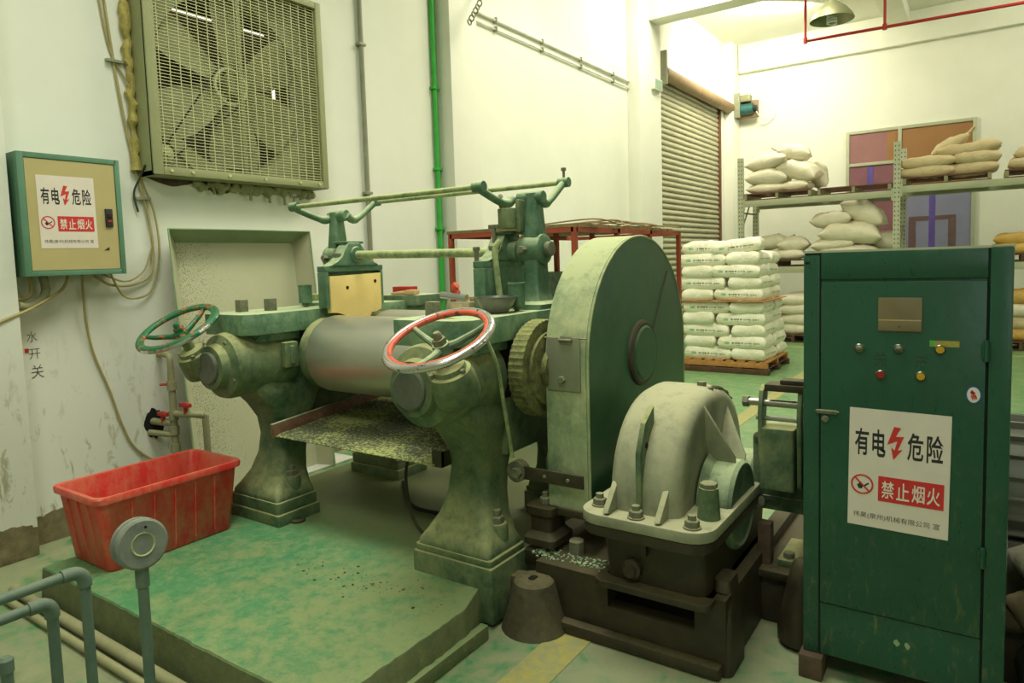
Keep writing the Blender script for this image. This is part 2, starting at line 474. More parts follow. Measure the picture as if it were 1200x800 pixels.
class MB:
    def __init__(s):
        s.bm = bmesh.new()

    def faces(s, vs, fs):
        v = [s.bm.verts.new(p) for p in vs]
        for f in fs:
            try:
                s.bm.faces.new([v[i] for i in f])
            except ValueError:
                pass
        return v

    def box(s, x0, x1, y0, y1, z0, z1, mat=None):
        vs = [Vector((x, y, z)) for x in (x0, x1) for y in (y0, y1) for z in (z0, z1)]
        if mat:
            vs = [mat @ v for v in vs]
        s.faces(vs, [(0, 1, 3, 2), (4, 6, 7, 5), (0, 4, 5, 1), (2, 3, 7, 6), (0, 2, 6, 4), (1, 5, 7, 3)])
        return s

    def rings(s, rs, cap0=True, cap1=True, closed=False):
        n = len(rs[0])
        vs = [[s.bm.verts.new(p) for p in r] for r in rs]
        m = len(rs)
        for i in range(m if closed else m-1):
            a, b = vs[i], vs[(i+1) % m]
            for k in range(n):
                s.bm.faces.new((a[k], a[(k+1) % n], b[(k+1) % n], b[k]))
        if not closed:
            if cap0:
                s.bm.faces.new(vs[0][::-1])
            if cap1:
                s.bm.faces.new(vs[-1])
        return s

    def cyl(s, p0, p1, r0, r1=None, n=20):
        r1 = r0 if r1 is None else r1
        return s.lathe([(r0, 0), (r1, (Vector(p1)-Vector(p0)).length)], p0, Vector(p1)-Vector(p0), n)

    def lathe(s, prof, p0, d, n=28, cap0=True, cap1=True):
        u, v, d = frame_of(d)
        p0 = Vector(p0)
        rs = []
        for r, h in prof:
            r = max(r, 1e-4)
            rs.append([p0+d*h+(u*math.cos(2*PI*k/n)+v*math.sin(2*PI*k/n))*r for k in range(n)])
        return s.rings(rs, cap0, cap1)

    def prism(s, poly, ax, a0, a1):
        def P(q, a):
            if ax == 'x':
                return Vector((a, q[0], q[1]))
            if ax == 'y':
                return Vector((q[0], a, q[1]))
            return Vector((q[0], q[1], a))
        return s.rings([[P(q, a0) for q in poly], [P(q, a1) for q in poly]])

    def tube(s, pts, r, n=8, closed=False):
        pts = [Vector(p) for p in pts]
        m = len(pts)
        rs = []
        pu = None
        for i, p in enumerate(pts):
            if closed:
                t = pts[(i+1) % m]-pts[i-1]
            else:
                t = pts[min(i+1, m-1)]-pts[max(i-1, 0)]
            t.normalize()
            if pu is None:
                pu = frame_of(t)[0]
            u = (pu-t*pu.dot(t)).normalized()
            pu = u
            v = t.cross(u)
            rr = r[i] if isinstance(r, (list, tuple)) else r
            rs.append([p+(u*math.cos(2*PI*k/n)+v*math.sin(2*PI*k/n))*rr for k in range(n)])
        return s.rings(rs, True, True, closed)

    def torus(s, c, nrm, R, r, n=40, k=12, sq=1.0):
        u, v, d = frame_of(nrm)
        c = Vector(c)
        rs = []
        for i in range(n):
            a = 2*PI*i/n
            e = u*math.cos(a)+v*math.sin(a)
            rs.append([c+e*(R+r*math.cos(2*PI*j/k))+d*(r*sq*math.sin(2*PI*j/k)) for j in range(k)])
        return s.rings(rs, closed=True)

    def ball(s, c, r, sx=1, sy=1, sz=1, n=16):
        prof = []
        u, v, d = Vector((1, 0, 0)), Vector((0, 1, 0)), Vector((0, 0, 1))
        rs = []
        for i in range(n//2+1):
            a = PI*i/(n//2)
            rr = max(math.sin(a), 1e-3)*r
            rs.append([Vector((c[0]+rr*math.cos(2*PI*k/n)*sx, c[1]+rr*math.sin(2*PI*k/n)*sy, c[2]-r*math.cos(a)*sz)) for k in range(n)])
        return s.rings(rs)

    def hexnut(s, c, d, r, h):
        return s.lathe([(r, 0), (r, h*.85), (r*.86, h)], c, d, 6)

    def build(s, name, mat, parent=None, bevel=0, seg=2, smooth=35, kind=None):
        bm = s.bm
        bmesh.ops.recalc_face_normals(bm, faces=bm.faces)
        if bevel:
            es = [e for e in bm.edges if len(e.link_faces) == 2 and e.calc_face_angle(0) > math.radians(32)]
            bmesh.ops.bevel(bm, geom=es, offset=bevel, segments=seg, affect='EDGES', profile=.6, clamp_overlap=True)
        off = Vector(parent['_w']) if parent is not None and '_w' in parent else Vector((0, 0, 0))
        if off.length:
            bmesh.ops.translate(bm, vec=-off, verts=bm.verts)
        for f in bm.faces:
            f.smooth = True
        for e in bm.edges:
            e.smooth = len(e.link_faces) == 2 and e.calc_face_angle(0) < math.radians(smooth)
        me = bpy.data.meshes.new(name)
        bm.to_mesh(me)
        bm.free()
        me.materials.append(M[mat] if isinstance(mat, str) else mat)
        o = bpy.data.objects.new(name, me)
        C.objects.link(o)
        if parent is not None:
            o.parent = parent
            o['_w'] = list(parent['_w'])
        else:
            o['_w'] = [0, 0, 0]
        if kind:
            o['kind'] = kind
        return o


def thing(name, label, cat, loc=(0, 0, 0), group=None):
    o = bpy.data.objects.new(name, None)
    C.objects.link(o)
    o.location = loc
    o.empty_display_size = .1
    o['_w'] = list(loc)
    o['label'] = label
    o['category'] = cat
    if group:
        o['group'] = group
    return o


def tag(o, label, cat, group=None, kind=None):
    if label:
        o['label'] = label
    if cat:
        o['category'] = cat
    if group:
        o['group'] = group
    if kind:
        o['kind'] = kind
    return o


def recenter(o):
    """put a one-mesh thing's origin at the foot of its mesh"""
    vs = [v.co for v in o.data.vertices]
    c = Vector(((min(v.x for v in vs)+max(v.x for v in vs))/2, (min(v.y for v in vs)+max(v.y for v in vs))/2, min(v.z for v in vs)))
    o.data.transform(Matrix.Translation(-c))
    o.location = o.location+c
    o['_w'] = list(c)
    return o


def solo(mb, name, mat, label, cat, group=None, **kw):
    o = mb.build(name, mat, None, **kw)
    recenter(o)
    return tag(o, label, cat, group)


def structure(o):
    o['kind'] = 'structure'
    return o


def frame(name, loc=(0, 0, 0)):
    o = bpy.data.objects.new(name, None)
    C.objects.link(o)
    o.location = loc
    o['_w'] = list(loc)
    o['kind'] = 'structure'
    return o


def rrect(cx, cy, hx, hy, r, z, n=5):
    out = []
    r = min(r, hx*.99, hy*.99)
    for (sx, sy, a0) in ((1, 1, 0), (-1, 1, PI/2), (-1, -1, PI), (1, -1, 1.5*PI)):
        for k in range(n):
            a = a0+PI/2*k/(n-1)
            out.append(Vector((cx+sx*(hx-r)+r*math.cos(a), cy+sy*(hy-r)+r*math.sin(a), z)))
    return out


def bez(pts, n=8):
    """smooth curve through points"""
    P = [Vector(p) for p in pts]
    out = []
    for i in range(len(P)-1):
        p0, p1, p2, p3 = P[max(i-1, 0)], P[i], P[i+1], P[min(i+2, len(P)-1)]
        for k in range(n):
            t = k/n
            out.append(.5*((2*p1)+(p2-p0)*t+(2*p0-5*p1+4*p2-p3)*t*t+(3*p1-p0-3*p2+p3)*t**3))
    out.append(P[-1])
    return out


def share(src, name, parent, off):
    """another piece that shares its mesh with src, moved by off"""
    o = src.copy()
    o.name = name
    C.objects.link(o)
    o.parent = parent
    o.location = Vector(src.location)+Vector(off)
    return o


def text_mesh(body, bold=0.0):
    cu = bpy.data.curves.new('lettering', 'FONT')
    cu.body = body
    cu.size = 1
    cu.offset = bold
    cu.align_x = 'LEFT'
    cu.fill_mode = 'FRONT'
    cu.resolution_u = 3
    ob = bpy.data.objects.new('lettering', cu)
    C.objects.link(ob)
    dg = bpy.context.evaluated_depsgraph_get()
    me = bpy.data.meshes.new_from_object(ob.evaluated_get(dg))
    bpy.data.objects.remove(ob)
    bpy.data.curves.remove(cu)
    return me


def lettering(name, items, mat, parent, T):
    """items: (text, x0, x1, y0, y1, bold): glyphs fitted into a box of the sign's own plane; T maps (x, y, out) to the world"""
    bm = bmesh.new()
    for body, x0, x1, y0, y1, bold in items:
        me = text_mesh(body, bold)
        vs = [v.co for v in me.vertices]
        ax0, ax1 = min(v.x for v in vs), max(v.x for v in vs)
        ay0, ay1 = min(v.y for v in vs), max(v.y for v in vs)
        me.transform(Matrix.Translation((-ax0, -ay0, 0)))
        me.transform(Matrix.Diagonal(((x1-x0)/(ax1-ax0), (y1-y0)/(ay1-ay0), 1, 1)))
        me.transform(Matrix.Translation((x0, y0, 0)))
        bm.from_mesh(me)
        bpy.data.meshes.remove(me)
    bmesh.ops.transform(bm, matrix=T, verts=bm.verts)
    off = Vector(parent['_w']) if parent is not None else Vector()
    bmesh.ops.translate(bm, vec=-off, verts=bm.verts)
    me = bpy.data.meshes.new(name)
    bm.to_mesh(me)
    bm.free()
    me.materials.append(M[mat])
    o = bpy.data.objects.new(name, me)
    C.objects.link(o)
    if parent is not None:
        o.parent = parent
        o['_w'] = list(parent['_w'])
    else:
        o['_w'] = [0, 0, 0]
    return o


def flat(poly, T, z0=0.0, z1=.0006):
    mb = MB()
    mb.rings([[T @ Vector((x, y, z0)) for x, y in poly], [T @ Vector((x, y, z1)) for x, y in poly]])
    return mb


def warning_sign(parent, T, w, h):
    """sheet with the printed warning; T maps the sheet's plane (x right, y up, z out) to the world"""
    s = flat([(0, 0), (w, 0), (w, h), (0, h)], T, 0, .0012).build('warning_sign', 'paper', parent)
    s['label'] = 'cream warning sheet with black and red Chinese lettering'
    T2 = T @ Matrix.Translation((0, 0, .0016))

    def X(u):
        return u*w

    def Y(v):
        return (1-v)*h
    for ch_, u0, u1 in (('有', .06, .205), ('电', .24, .375), ('危', .59, .745), ('险', .775, .935)):
        lettering('heading_character', [(ch_, X(u0), X(u1), Y(.395), Y(.165), .018)], 'ink', s, T2)
    bolt = [(.455, .13), (.525, .135), (.475, .21), (.555, .205), (.495, .325), (.545, .31), (.455, .405), (.43, .30), (.465, .325), (.49, .245), (.39, .285)]
    flat([(X(u), Y(v)) for u, v in bolt][::-1], T2).build('lightning_bolt', 'signred', s)
    cx, cy, r = X(.145), Y(.645), .118*w
    ring = MB()
    n = 28
    ring.rings([[T2 @ Vector((cx+q*math.cos(2*PI*k/n), cy+q*math.sin(2*PI*k/n), z)) for q, z in ((r*.84, 0), (r, 0), (r, .0006), (r*.84, .0006))] for k in range(n)], closed=True)
    a = -PI/4
    dx, dy = math.cos(a), math.sin(a)
    hw = r*.07
    ring.rings([[T2 @ Vector((cx+dx*e*r*.9-dy*f*hw, cy+dy*e*r*.9+dx*f*hw, z)) for e, f in ((-1, -1), (1, -1), (1, 1), (-1, 1))] for z in (.0008, .0012)])
    ring.build('prohibition_ring', 'signred', s)
    pic = MB()
    flame = [(-.45, -.1), (-.3, -.45), (0, -.42), (.08, -.15), (-.05, .2), (-.12, -.02), (-.25, .25), (-.3, .02)]
    pic.rings([[T2 @ Vector((cx+fx*r, cy+fy*r, z)) for fx, fy in flame] for z in (0, .0005)])
    pic.rings([[T2 @ Vector((cx+fx*r, cy+fy*r, z)) for fx, fy in ((.12, -.1), (.2, -.22), (.62, .12), (.54, .24))] for z in (0, .0005)])
    pic.build('flame_pictogram', 'ink', s)
    p = flat([(X(.31), Y(.765)), (X(.95), Y(.765)), (X(.95), Y(.555)), (X(.31), Y(.555))], T2).build('red_panel', 'signred', s)
    T3 = T2 @ Matrix.Translation((0, 0, .0009))
    xs = (.345, .495, .645, .79)
    for ch_, u in zip('禁止烟火', xs):
        lettering('panel_character', [(ch_, X(u), X(u+.125), Y(.735), Y(.59), .012)], 'signwhite', s, T3)
    lettering('company_text', [('伟昊(泉州)机械有限公司 宣', X(.06), X(.92), Y(.935), Y(.88), 0)], 'ink', s, T2)
    return s


def plane_T(origin, xdir, ydir):
    x, y = Vector(xdir), Vector(ydir)
    z = x.cross(y)
    o = Vector(origin)
    return Matrix(((x.x, y.x, z.x, o.x), (x.y, y.y, z.y, o.y), (x.z, y.z, z.z, o.z), (0, 0, 0, 1)))

# ================================================================== the setting
floor_o = structure(MB().box(-4.9, 7, -3.5, 15.75, -.1, 0).build('floor', 'floor'))
structure(MB().box(-4.9, 7, -3.5, 15.75, 6.0, 6.15).build('ceiling', 'wall'))
wl = MB()                                            # left wall with openings for the fan and the roller door
wl.box(-4.85, -4.6, -3.5, 2.46, 0, 6).box(-4.85, -4.6, 3.90, 11.42, 0, 6)
wl.box(-4.85, -4.6, 2.46, 3.90, 0, 2.25).box(-4.85, -4.6, 2.46, 3.90, 3.70, 6)
wl.box(-4.85, -4.6, 11.42, 14.80, 4.74, 6).box(-4.85, -4.6, 14.80, 15.75, 0, 6)
structure(wl.build('wall_left', 'wall'))
structure(MB().box(-4.6, 7, 15.5, 15.75, 0, 6).build('wall_back', 'wall'))
structure(MB().box(6.85, 7, -3.5, 15.5, 0, 6).build('wall_right', 'wall'))
structure(MB().box(-4.6, 6.85, -3.6, -3.45, 0, 6).build('wall_front', 'wall'))
structure(MB().box(-4.6, -4.445, -3.4, 1.64, 0, 6).build('trim_1', 'wall', bevel=.01))
structure(MB().box(-4.6, -4.40, 5.55, 6.0, 0, 6).build('trim_2', 'wall', bevel=.008))
structure(MB().box(-4.6, -4.40, 10.16, 11.02, 0, 6).build('trim_3', 'wall', bevel=.008))
structure(MB().box(-4.6, -4.42, 15.0, 15.5, 0, 6).build('trim_4', 'wall', bevel=.008))
structure(MB().box(-4.4, 6.85, 10.55, 10.9, 5.28, 6).build('trim_5', 'wall', bevel=.008))      # beam across the hall
structure(MB().box(-4.4, 6.85, 15.36, 15.5, 5.42, 6).build('trim_6', 'wall', bevel=.008))
structure(MB().box(-1.62, -1.25, 10.9, 15.36, 5.76, 6).build('trim_7', 'wall', bevel=.008))
line = structure(MB().box(-2.0, -1.86, 5.4, 12.2, 0, .003).build('trim_8', 'yellowline'))
structure(MB().box(-3.6, 2.0, 12.3, 12.42, 0, .003).build('trim_9', 'yellowline'))
structure(MB().box(-1.50, -1.33, 1.72, 2.48, 0, .003).build('trim_10', 'yellowline'))

# plinth under the mill: a slab with a chipped edge
pm = MB()
rng = random.Random(3)


def chipped(a, b, n, amp):
    a, b = Vector(a), Vector(b)
    nrm = Vector((b-a).yx)
    nrm.x = -nrm.x if False else nrm.x
    out = []
    d = (b-a).normalized()
    pn = Vector((-d.y, d.x))
    for i in range(n):
        out.append(a+(b-a)*i/n+pn*(rng.random()*amp if 0 < i else 0))
    return out


out = chipped((-3.79, 1.40), (-1.735, 1.40), 60, .006)+chipped((-1.735, 1.40), (-1.735, 2.20), 26, .008)+[Vector((-1.80, 2.33)), Vector((-1.80, 4.4)), Vector((-3.79, 4.4))]
low_ = [Vector((q.x+(.014 if q.x > -1.76 else (-.006 if q.x < -3.78 else 0)), q.y-(.012 if q.y < 1.42 else 0))) for q in out]
pl_ = frame('trim_11', (-2.8, 2.4, 0))
pm.rings([[Vector((q.x, q.y, 0)) for q in low_], [Vector((q.x, q.y, .162)) for q in out], [Vector((q.x+.002*(q.x < -2.8)-.004*(q.x > -2), q.y+.005*(q.y < 2), .17)) for q in out]])
pm.build('slab', 'plinth', pl_, smooth=25)
MB().prism([(1.42, 0), (2.27, 0), (2.27, .065), (1.42, .06)], 'x', -1.745, -1.705).build('kerb', 'plinth', pl_, bevel=.008)

# back window (window_1): frame bars and panes
w1 = frame('window_1', (-1.24, 15.5, 1.3))
fr = MB()
for x in (-2.30, -1.40, -.22):
    fr.box(x-.03, x+.03, 15.44, 15.5, 1.3, 3.92)
for z in (3.90, 3.27, 2.65):
    fr.box(-2.33, -.19, 15.445, 15.5, z-.03, z+.03)
fr.box(-2.33, -.19, 15.445, 15.5, 1.27, 1.33)
fr.build('window_frame', 'rackgrey', w1, bevel=.006)
for nm, x0, x1, z0, z1, mt in (('pane', -2.27, -1.62, 3.30, 3.87, 'mauve'), ('board', -1.62, -1.43, 3.30, 3.87, 'brownpane'), ('board', -1.37, -.25, 2.68, 3.87, 'brownpane'),
                               ('pane', -2.27, -1.43, 2.68, 3.24, 'mauve2'), ('pane', -2.27, -1.43, 1.33, 2.62, 'mauve2'), ('pane', -1.37, -.25, 1.33, 2.62, 'bluepane')):
    MB().box(x0, x1, 15.47, 15.495, z0, z1).build(nm, mt, w1)
for x, z0, z1 in ((-1.90, 1.35, 3.22), (-.86, 1.33, 2.62)):
    MB().box(x-.05, x+.05, 15.462, 15.47, z0, z1).build('curtain_strip', 'violet', w1)

for (x0, x1, z0, z1) in ((-1.24, -1.12, 1.4, 2.115), (-.60, -.48, 1.4, 2.115), (-1.24, -.48, 2.12, 2.2)):  # the rack's reflection in the pane, shaped as thin brown bars
    MB().box(x0, x1, 15.464, 15.472, z0, z1).build('reflected_bar', 'reflectbrown', w1)

# roller door
d1 = frame('door_1', (-4.7, 13.1, 0))
sl = []
for i in range(47):
    z = .10*i+.03
    y0, y1 = 11.40, 14.80
    if i == 0:
        q = MB()
        q.rings([[Vector((x, y, z+dz)) for x, dz in ((-4.72, 0), (-4.652, .006), (-4.632, .03), (-4.632, .052), (-4.645, .075), (-4.66, .1), (-4.72, .1))] for y in (y0, y1)])
        first = q.build('slat', 'shutter', d1, smooth=60)
    else:
        share(first, 'slat', d1, (0, 0, .10*i))
MB().box(-4.76, -4.60, 14.72, 14.80, 0, 4.7).build('guide_rail', 'woodred', d1)
dt = MB().cyl((-4.50, 11.35, 4.66), (-4.50, 15.05, 4.66), .11, n=28).build('roller_tube', 'rusttube', d1)
MB().box(-4.62, -4.40, 11.28, 11.34, 4.45, 5.0).build('bracket', 'conduit', d1, bevel=.01)
MB().box(-4.62, -4.30, 15.08, 15.14, 4.45, 4.95).build('bracket', 'conduit', d1, bevel=.01)

# ================================================================== on the left wall
# exhaust fan
fan = thing('exhaust_fan', 'large square wall exhaust fan behind a wire grille high on left wall', 'fan', (-4.6, 3.18, 2.23))
f = MB()
Y0, Y1, Z0, Z1, FX = 2.45, 3.91, 2.235, 3.70, -4.42
f.box(-4.86, FX, Y0, Y0+.025, Z0, Z1).box(-4.86, FX, Y1-.025, Y1, Z0, Z1).box(-4.86, FX, Y0, Y1, Z0, Z0+.025).box(-4.86, FX, Y0, Y1, Z1-.025, Z1)
f.build('casing', 'fanframe', fan)
f = MB()
for (a, b, c, d) in ((Y0, Y0+.07, Z0, Z1), (Y1-.055, Y1, Z0, Z1), (Y0+.07, Y1-.055, Z0, Z0+.055), (Y0+.07, Y1-.055, Z1-.055, Z1)):
    f.box(FX-.02, FX+.012, a, b, c, d)
f.build('front_frame', 'fanframe', fan, bevel=.008)
g = MB()
n = 64
for i in range(n):
    z = Z0+.06+(Z1-Z0-.12)*(i+.5)/n
    g.box(FX-.014, FX-.011, Y0+.06, Y1-.05, z-.0021, z+.0021)
for i in range(19):
    y = Y0+.10+(Y1-Y0-.16)*i/18
    g.box(FX-.020, FX-.012, y-.0022, y+.0022, Z0+.05, Z1-.05)
go = g.build('wire_grille', 'fangrille', fan, kind='stuff')
cy, cz = 3.19, 2.95
o_ = MB()                                            # orifice plate with its round mouth
N = 48
sq = []
ci = []
for k in range(N):
    a = 2*PI*k/N
    ci.append((cy+.62*math.cos(a), cz+.62*math.sin(a)))
    m_ = max(abs(math.cos(a)), abs(math.sin(a)))
    sq.append((min(max(cy+.76*math.cos(a)/m_, Y0+.02), Y1-.02), min(max(cz+.76*math.sin(a)/m_, Z0+.02), Z1-.02)))
o_.rings([[Vector((-4.57, *q)) for q in sq], [Vector((-4.57, *q)) for q in ci], [Vector((-4.70, *q)) for q in ci], [Vector((-4.705, *q)) for q in ci], [Vector((-4.58, *q)) for q in sq]], closed=True)
o_.build('orifice_plate', 'fanframe', fan)
hub = MB().cyl((-4.60, cy, cz), (-4.52, cy, cz), .09, n=24).build('hub', 'fanblade', fan)
MB().torus((-4.51, cy-.07, cz-.03), (1, 0, 0), .125, .012, 36, 8).build('belt_pulley', 'fangrille', fan)
for k in range(6):
    a = 2*PI*k/6+.52
    b = MB()
    rows = []
    for r, w, tw in ((.08, .07, .75), (.2, .12, .62), (.36, .17, .5), (.5, .19, .42), (.6, .17, .36)):
        ca, sa = math.cos(a), math.sin(a)
        pts = []
        for s_ in (-1, -.4, .4, 1):
            u_ = s_*w
            pts.append(Vector((-4.61+u_*math.sin(tw)*.7, cy+r*ca-u_*sa*math.cos(tw), cz+r*sa+u_*ca*math.cos(tw))))
        back = [p+Vector((-.006, 0, 0)) for p in pts[::-1]]
        rows.append(pts+back)
    b.rings(rows)
    b.build('blade', 'fanblade', fan, smooth=60)
MB().box(-4.50, -4.475, cy-.018, cy+.018, Z0+.03, Z1-.03).build('support_bar', 'fanframe', fan, bevel=.006)
mt = MB().lathe([(.05, 0), (.055, .01), (.055, .05), (.02, .055), (.02, .08)], (-4.56, 2.60, 2.39), (1, 0, 0), 20).build('motor_pulley', 'fangrille', fan)
MB().tube([(-4.52, 2.60, 2.44), (-4.52, cy-.17, cz+.07)], .007, 6).tube([(-4.52, 2.62, 2.34), (-4.52, cy+.02, cz-.14)], .007, 6).build('drive_belt', 'rubberblack', fan)
MB().box(-4.56, -4.545, 2.55, 2.95, -.025, .025, mat=Matrix.Translation((0, 2.68, 2.47)) @ Matrix.Rotation(-.75, 4, 'X') @ Matrix.Translation((0, -2.68, 0))).build('motor_strut', 'fanframe', fan)
for i in range(11):                                  # shutter slats at the back; daylight shows past the ends of some of them
    z = Z0+.06+.131*i
    tl = (.12, .12, .12, .15, .15, .15, .15, .3, .62, .68, .2)[i]
    ye = 3.728-.014*(i % 3)
    T_ = Matrix.Translation((-4.80, 0, z+.06)) @ Matrix.Rotation(-tl*.6, 4, 'Y')
    MB().box(-.004, .004, Y0+.03, ye, -.074, .074, mat=T_).build('louver_slat', 'louver', fan)
MB().box(-4.83, -4.82, 3.752, Y1-.02, Z0+.02, Z1-.02).build('end_plate', 'louver', fan)
for (y, z) in ((Y0+.12, Z0+.03), (2.72, Z0+.03), (3.0, Z0+.03), (3.3, Z0+.03), (3.62, Z0+.03), (Y1-.1, Z0+.03)):
    MB().cyl((FX+.01, y, z), (FX+.02, y, z), .011, n=8).build('screw', 'fangrille', fan)

# foam bead along the fan and torn plaster beneath it
fo = MB()
rng = random.Random(11)
z = 2.27
pts, rad = [], []
while z < 3.75:
    pts.append((-4.585+rng.random()*.012, 2.415+rng.random()*.022, z))
    rad.append(.018+rng.random()*.02)
    z += .035
fo.tube(pts, rad, 8)
solo(fo, 'foam_bead', 'foam', 'lumpy yellow foam bead running up the left edge of the fan', 'foam')
fo = MB()
for i in range(34):
    y = 2.85+i*.031
    r_ = .02+rng.random()*.02
    fo.ball((-4.58, y, 2.222-rng.random()*.03), r_, .8, 1, .7+rng.random()*.9, 8)
for y, l in ((2.95, .05), (3.25, .08), (3.42, .09), (3.56, .1), (3.72, .05)):
    fo.tube([(-4.57, y, 2.22), (-4.55, y+.01, 2.2-l*.5), (-4.56, y+.02, 2.2-l)], [.012, .009, .013], 6)
fo = solo(fo, 'foam_drips', 'fanframe', 'ragged foam drips hanging below the exhaust fan', 'foam')
fo['kind'] = 'stuff'
ps = MB()
for y0, y1, d in ((2.50, 2.86, .05), (2.86, 3.20, .085), (3.20, 3.55, .06), (3.5, 3.7, .03)):
    m_ = 10
    q = [(y0+(y1-y0)*k/m_, 2.235-d*math.sin(PI*k/m_)*(.8+.3*rng.random())) for k in range(m_+1)]
    ps.prism(q+[(y1, 2.24), (y0, 2.24)], 'x', -4.603, -4.590)
solo(ps, 'broken_plaster', 'woodblock', 'brown broken plaster patches under the exhaust fan', 'plaster')
for y, z in ((3.965, 2.39),):
    hk = MB().torus((-4.57, y, z), (1, 0, 0), .018, .006, 14, 6).cyl((-4.6, y, z+.02), (-4.56, y, z+.02), .008, n=8)
    solo(hk, 'wall_hook', 'conduit', 'small metal hook in the wall right of the fan', 'hook')

# electric box
eb = thing('electric_box', 'tan and teal electric box with a warning sheet on left wall', 'electric box', (-4.6, 1.95, 1.60))
EY0, EY1, EZ0, EZ1 = 1.665, 2.222, 1.60, 2.295
e = MB()
e.box(-4.6, -4.405, EY0, EY1, EZ0, EZ1)
e.build('case', 'boxteal', eb, bevel=.004)
e = MB()
for (a, b, c, d) in ((EY0, EY0+.035, EZ0, EZ1), (EY1-.03, EY1, EZ0, EZ1), (EY0+.03, EY1-.02, EZ0, EZ0+.03), (EY0+.03, EY1-.02, EZ1-.03, EZ1)):
    e.box(-4.41, -4.392, a, b, c, d)
e.build('rim', 'boxteal', eb, bevel=.003)
dr = MB().box(-4.405, -4.397, EY0+.038, EY1-.033, EZ0+.033, EZ1-.033).build('door', 'boxtan', eb)
sw = MB().box(-4.40, -4.385, 2.118, 2.160, 1.885, 1.995).build('switch', 'ink', eb, bevel=.003)
MB().box(-4.388, -4.376, 2.128, 2.15, 1.945, 1.965).build('lever', 'rubberblack', sw)
MB().box(-4.388, -4.382, 2.128, 2.15, 1.915, 1.928).build('marker', 'redpaint', sw)
MB().prism([(2.10, 1.745), (2.13, 1.745), (2.13, 1.765)], 'x', -4.398, -4.395).build('scorch_mark', 'ink', eb)
warning_sign(eb, plane_T((-4.3968, 1.757, 1.757), (0, 1, .006), (0, -.006, 1)), .31, .415)

# cables and pipes of the left wall
cs = [
    ('cable', 'yellowed cable bundle running down the wall beside the fan to the box', 'cable', [(-4.59, 2.28, 3.6), (-4.59, 2.33, 3.0), (-4.585, 2.36, 2.7), (-4.585, 2.41, 2.35), (-4.58, 2.47, 2.05), (-4.58, 2.50, 1.8), (-4.57, 2.47, 1.6), (-4.57, 2.36, 1.53), (-4.55, 2.2, 1.53), (-4.53, 2.08, 1.6)], .0085),
    ('cable', 'thin yellowed cable looping below the electric box, lowest of the loops', 'cable', [(-4.585, 2.245, 3.6), (-4.59, 2.31, 3.05), (-4.58, 2.43, 2.75), (-4.585, 2.44, 2.3), (-4.57, 2.52, 2.0), (-4.56, 2.53, 1.72), (-4.57, 2.47, 1.5), (-4.56, 2.38, 1.44), (-4.55, 2.27, 1.46), (-4.53, 2.19, 1.6)], .007),
    ('cable', 'short yellowed cable sagging between the box and the bundle', 'cable', [(-4.57, 2.49, 1.78), (-4.56, 2.42, 1.62), (-4.56, 2.30, 1.55), (-4.53, 2.14, 1.6)], .006),
    ('cable', 'long cable hanging from the box down the wall towards the red tub', 'cable', [(-4.53, 2.02, 1.6), (-4.57, 2.035, 1.5), (-4.58, 2.045, 1.3), (-4.59, 2.08, 1.1), (-4.59, 2.16, .85), (-4.59, 2.22, .62), (-4.59, 2.30, .44), (-4.58, 2.5, .26)], .0075),
    ('cable', 'cable running left from the box across the wall pilaster', 'cable', [(-4.53, 1.94, 1.6), (-4.52, 1.90, 1.52), (-4.47, 1.75, 1.44), (-4.44, 1.60, 1.38), (-4.437, 1.3, 1.28), (-4.437, .8, 1.2)], .009),
    ('cable', 'dark cable from the fan corner joining the bundle', 'cabledark', [(-4.50, 2.445, 2.30), (-4.55, 2.43, 2.22), (-4.58, 2.40, 2.12), (-4.58, 2.42, 2.0)], .007),
]
for nm, lb, mt_, pts, r_ in cs:
    solo(MB().tube(bez(pts, 10), r_, 7), nm, mt_, lb, 'cable')
for (y, z, lb) in ((2.335, 2.95, 'upper clip holding the cable bundle left of the fan'), (2.455, 2.09, 'lower clip on the cable bundle just below the fan corner')):
    solo(MB().box(-4.6, -4.565, y-.05, y+.05, z-.008, z+.008), 'cable_clip', 'conduit', lb, 'clip')
ec = MB().tube(bez([(-4.52, 1.80, 1.6), (-4.52, 1.81, 1.52), (-4.52, 1.78, 1.46), (-4.50, 1.70, 1.43), (-4.47, 1.64, 1.44)], 8), .024, 12)
solo(ec, 'flexible_conduit', 'pvc_old', 'thick grey-green conduit elbow under the electric box', 'conduit')
ec = MB().tube(bez([(-4.54, 1.74, 1.6), (-4.54, 1.74, 1.5), (-4.52, 1.68, 1.47), (-4.48, 1.645, 1.48)], 8), .012, 8)
solo(ec, 'flexible_conduit', 'cable', 'thin conduit behind the thick elbow under the electric box', 'conduit')


def wall_pipe(nm, mt_, lb, y, z0, z1, r_, clips):
    t = thing(nm, lb, 'pipe', (-4.575, y, z0))
    MB().cyl((-4.57, y, z0), (-4.57, y, z1), r_, n=12).build('pipe', mt_, t)
    for z in clips:
        MB().box(-4.6, -4.57+r_+.003, y-r_-.018, y+r_+.018, z-.012, z+.012).build('clip', mt_, t, bevel=.003)
    return t


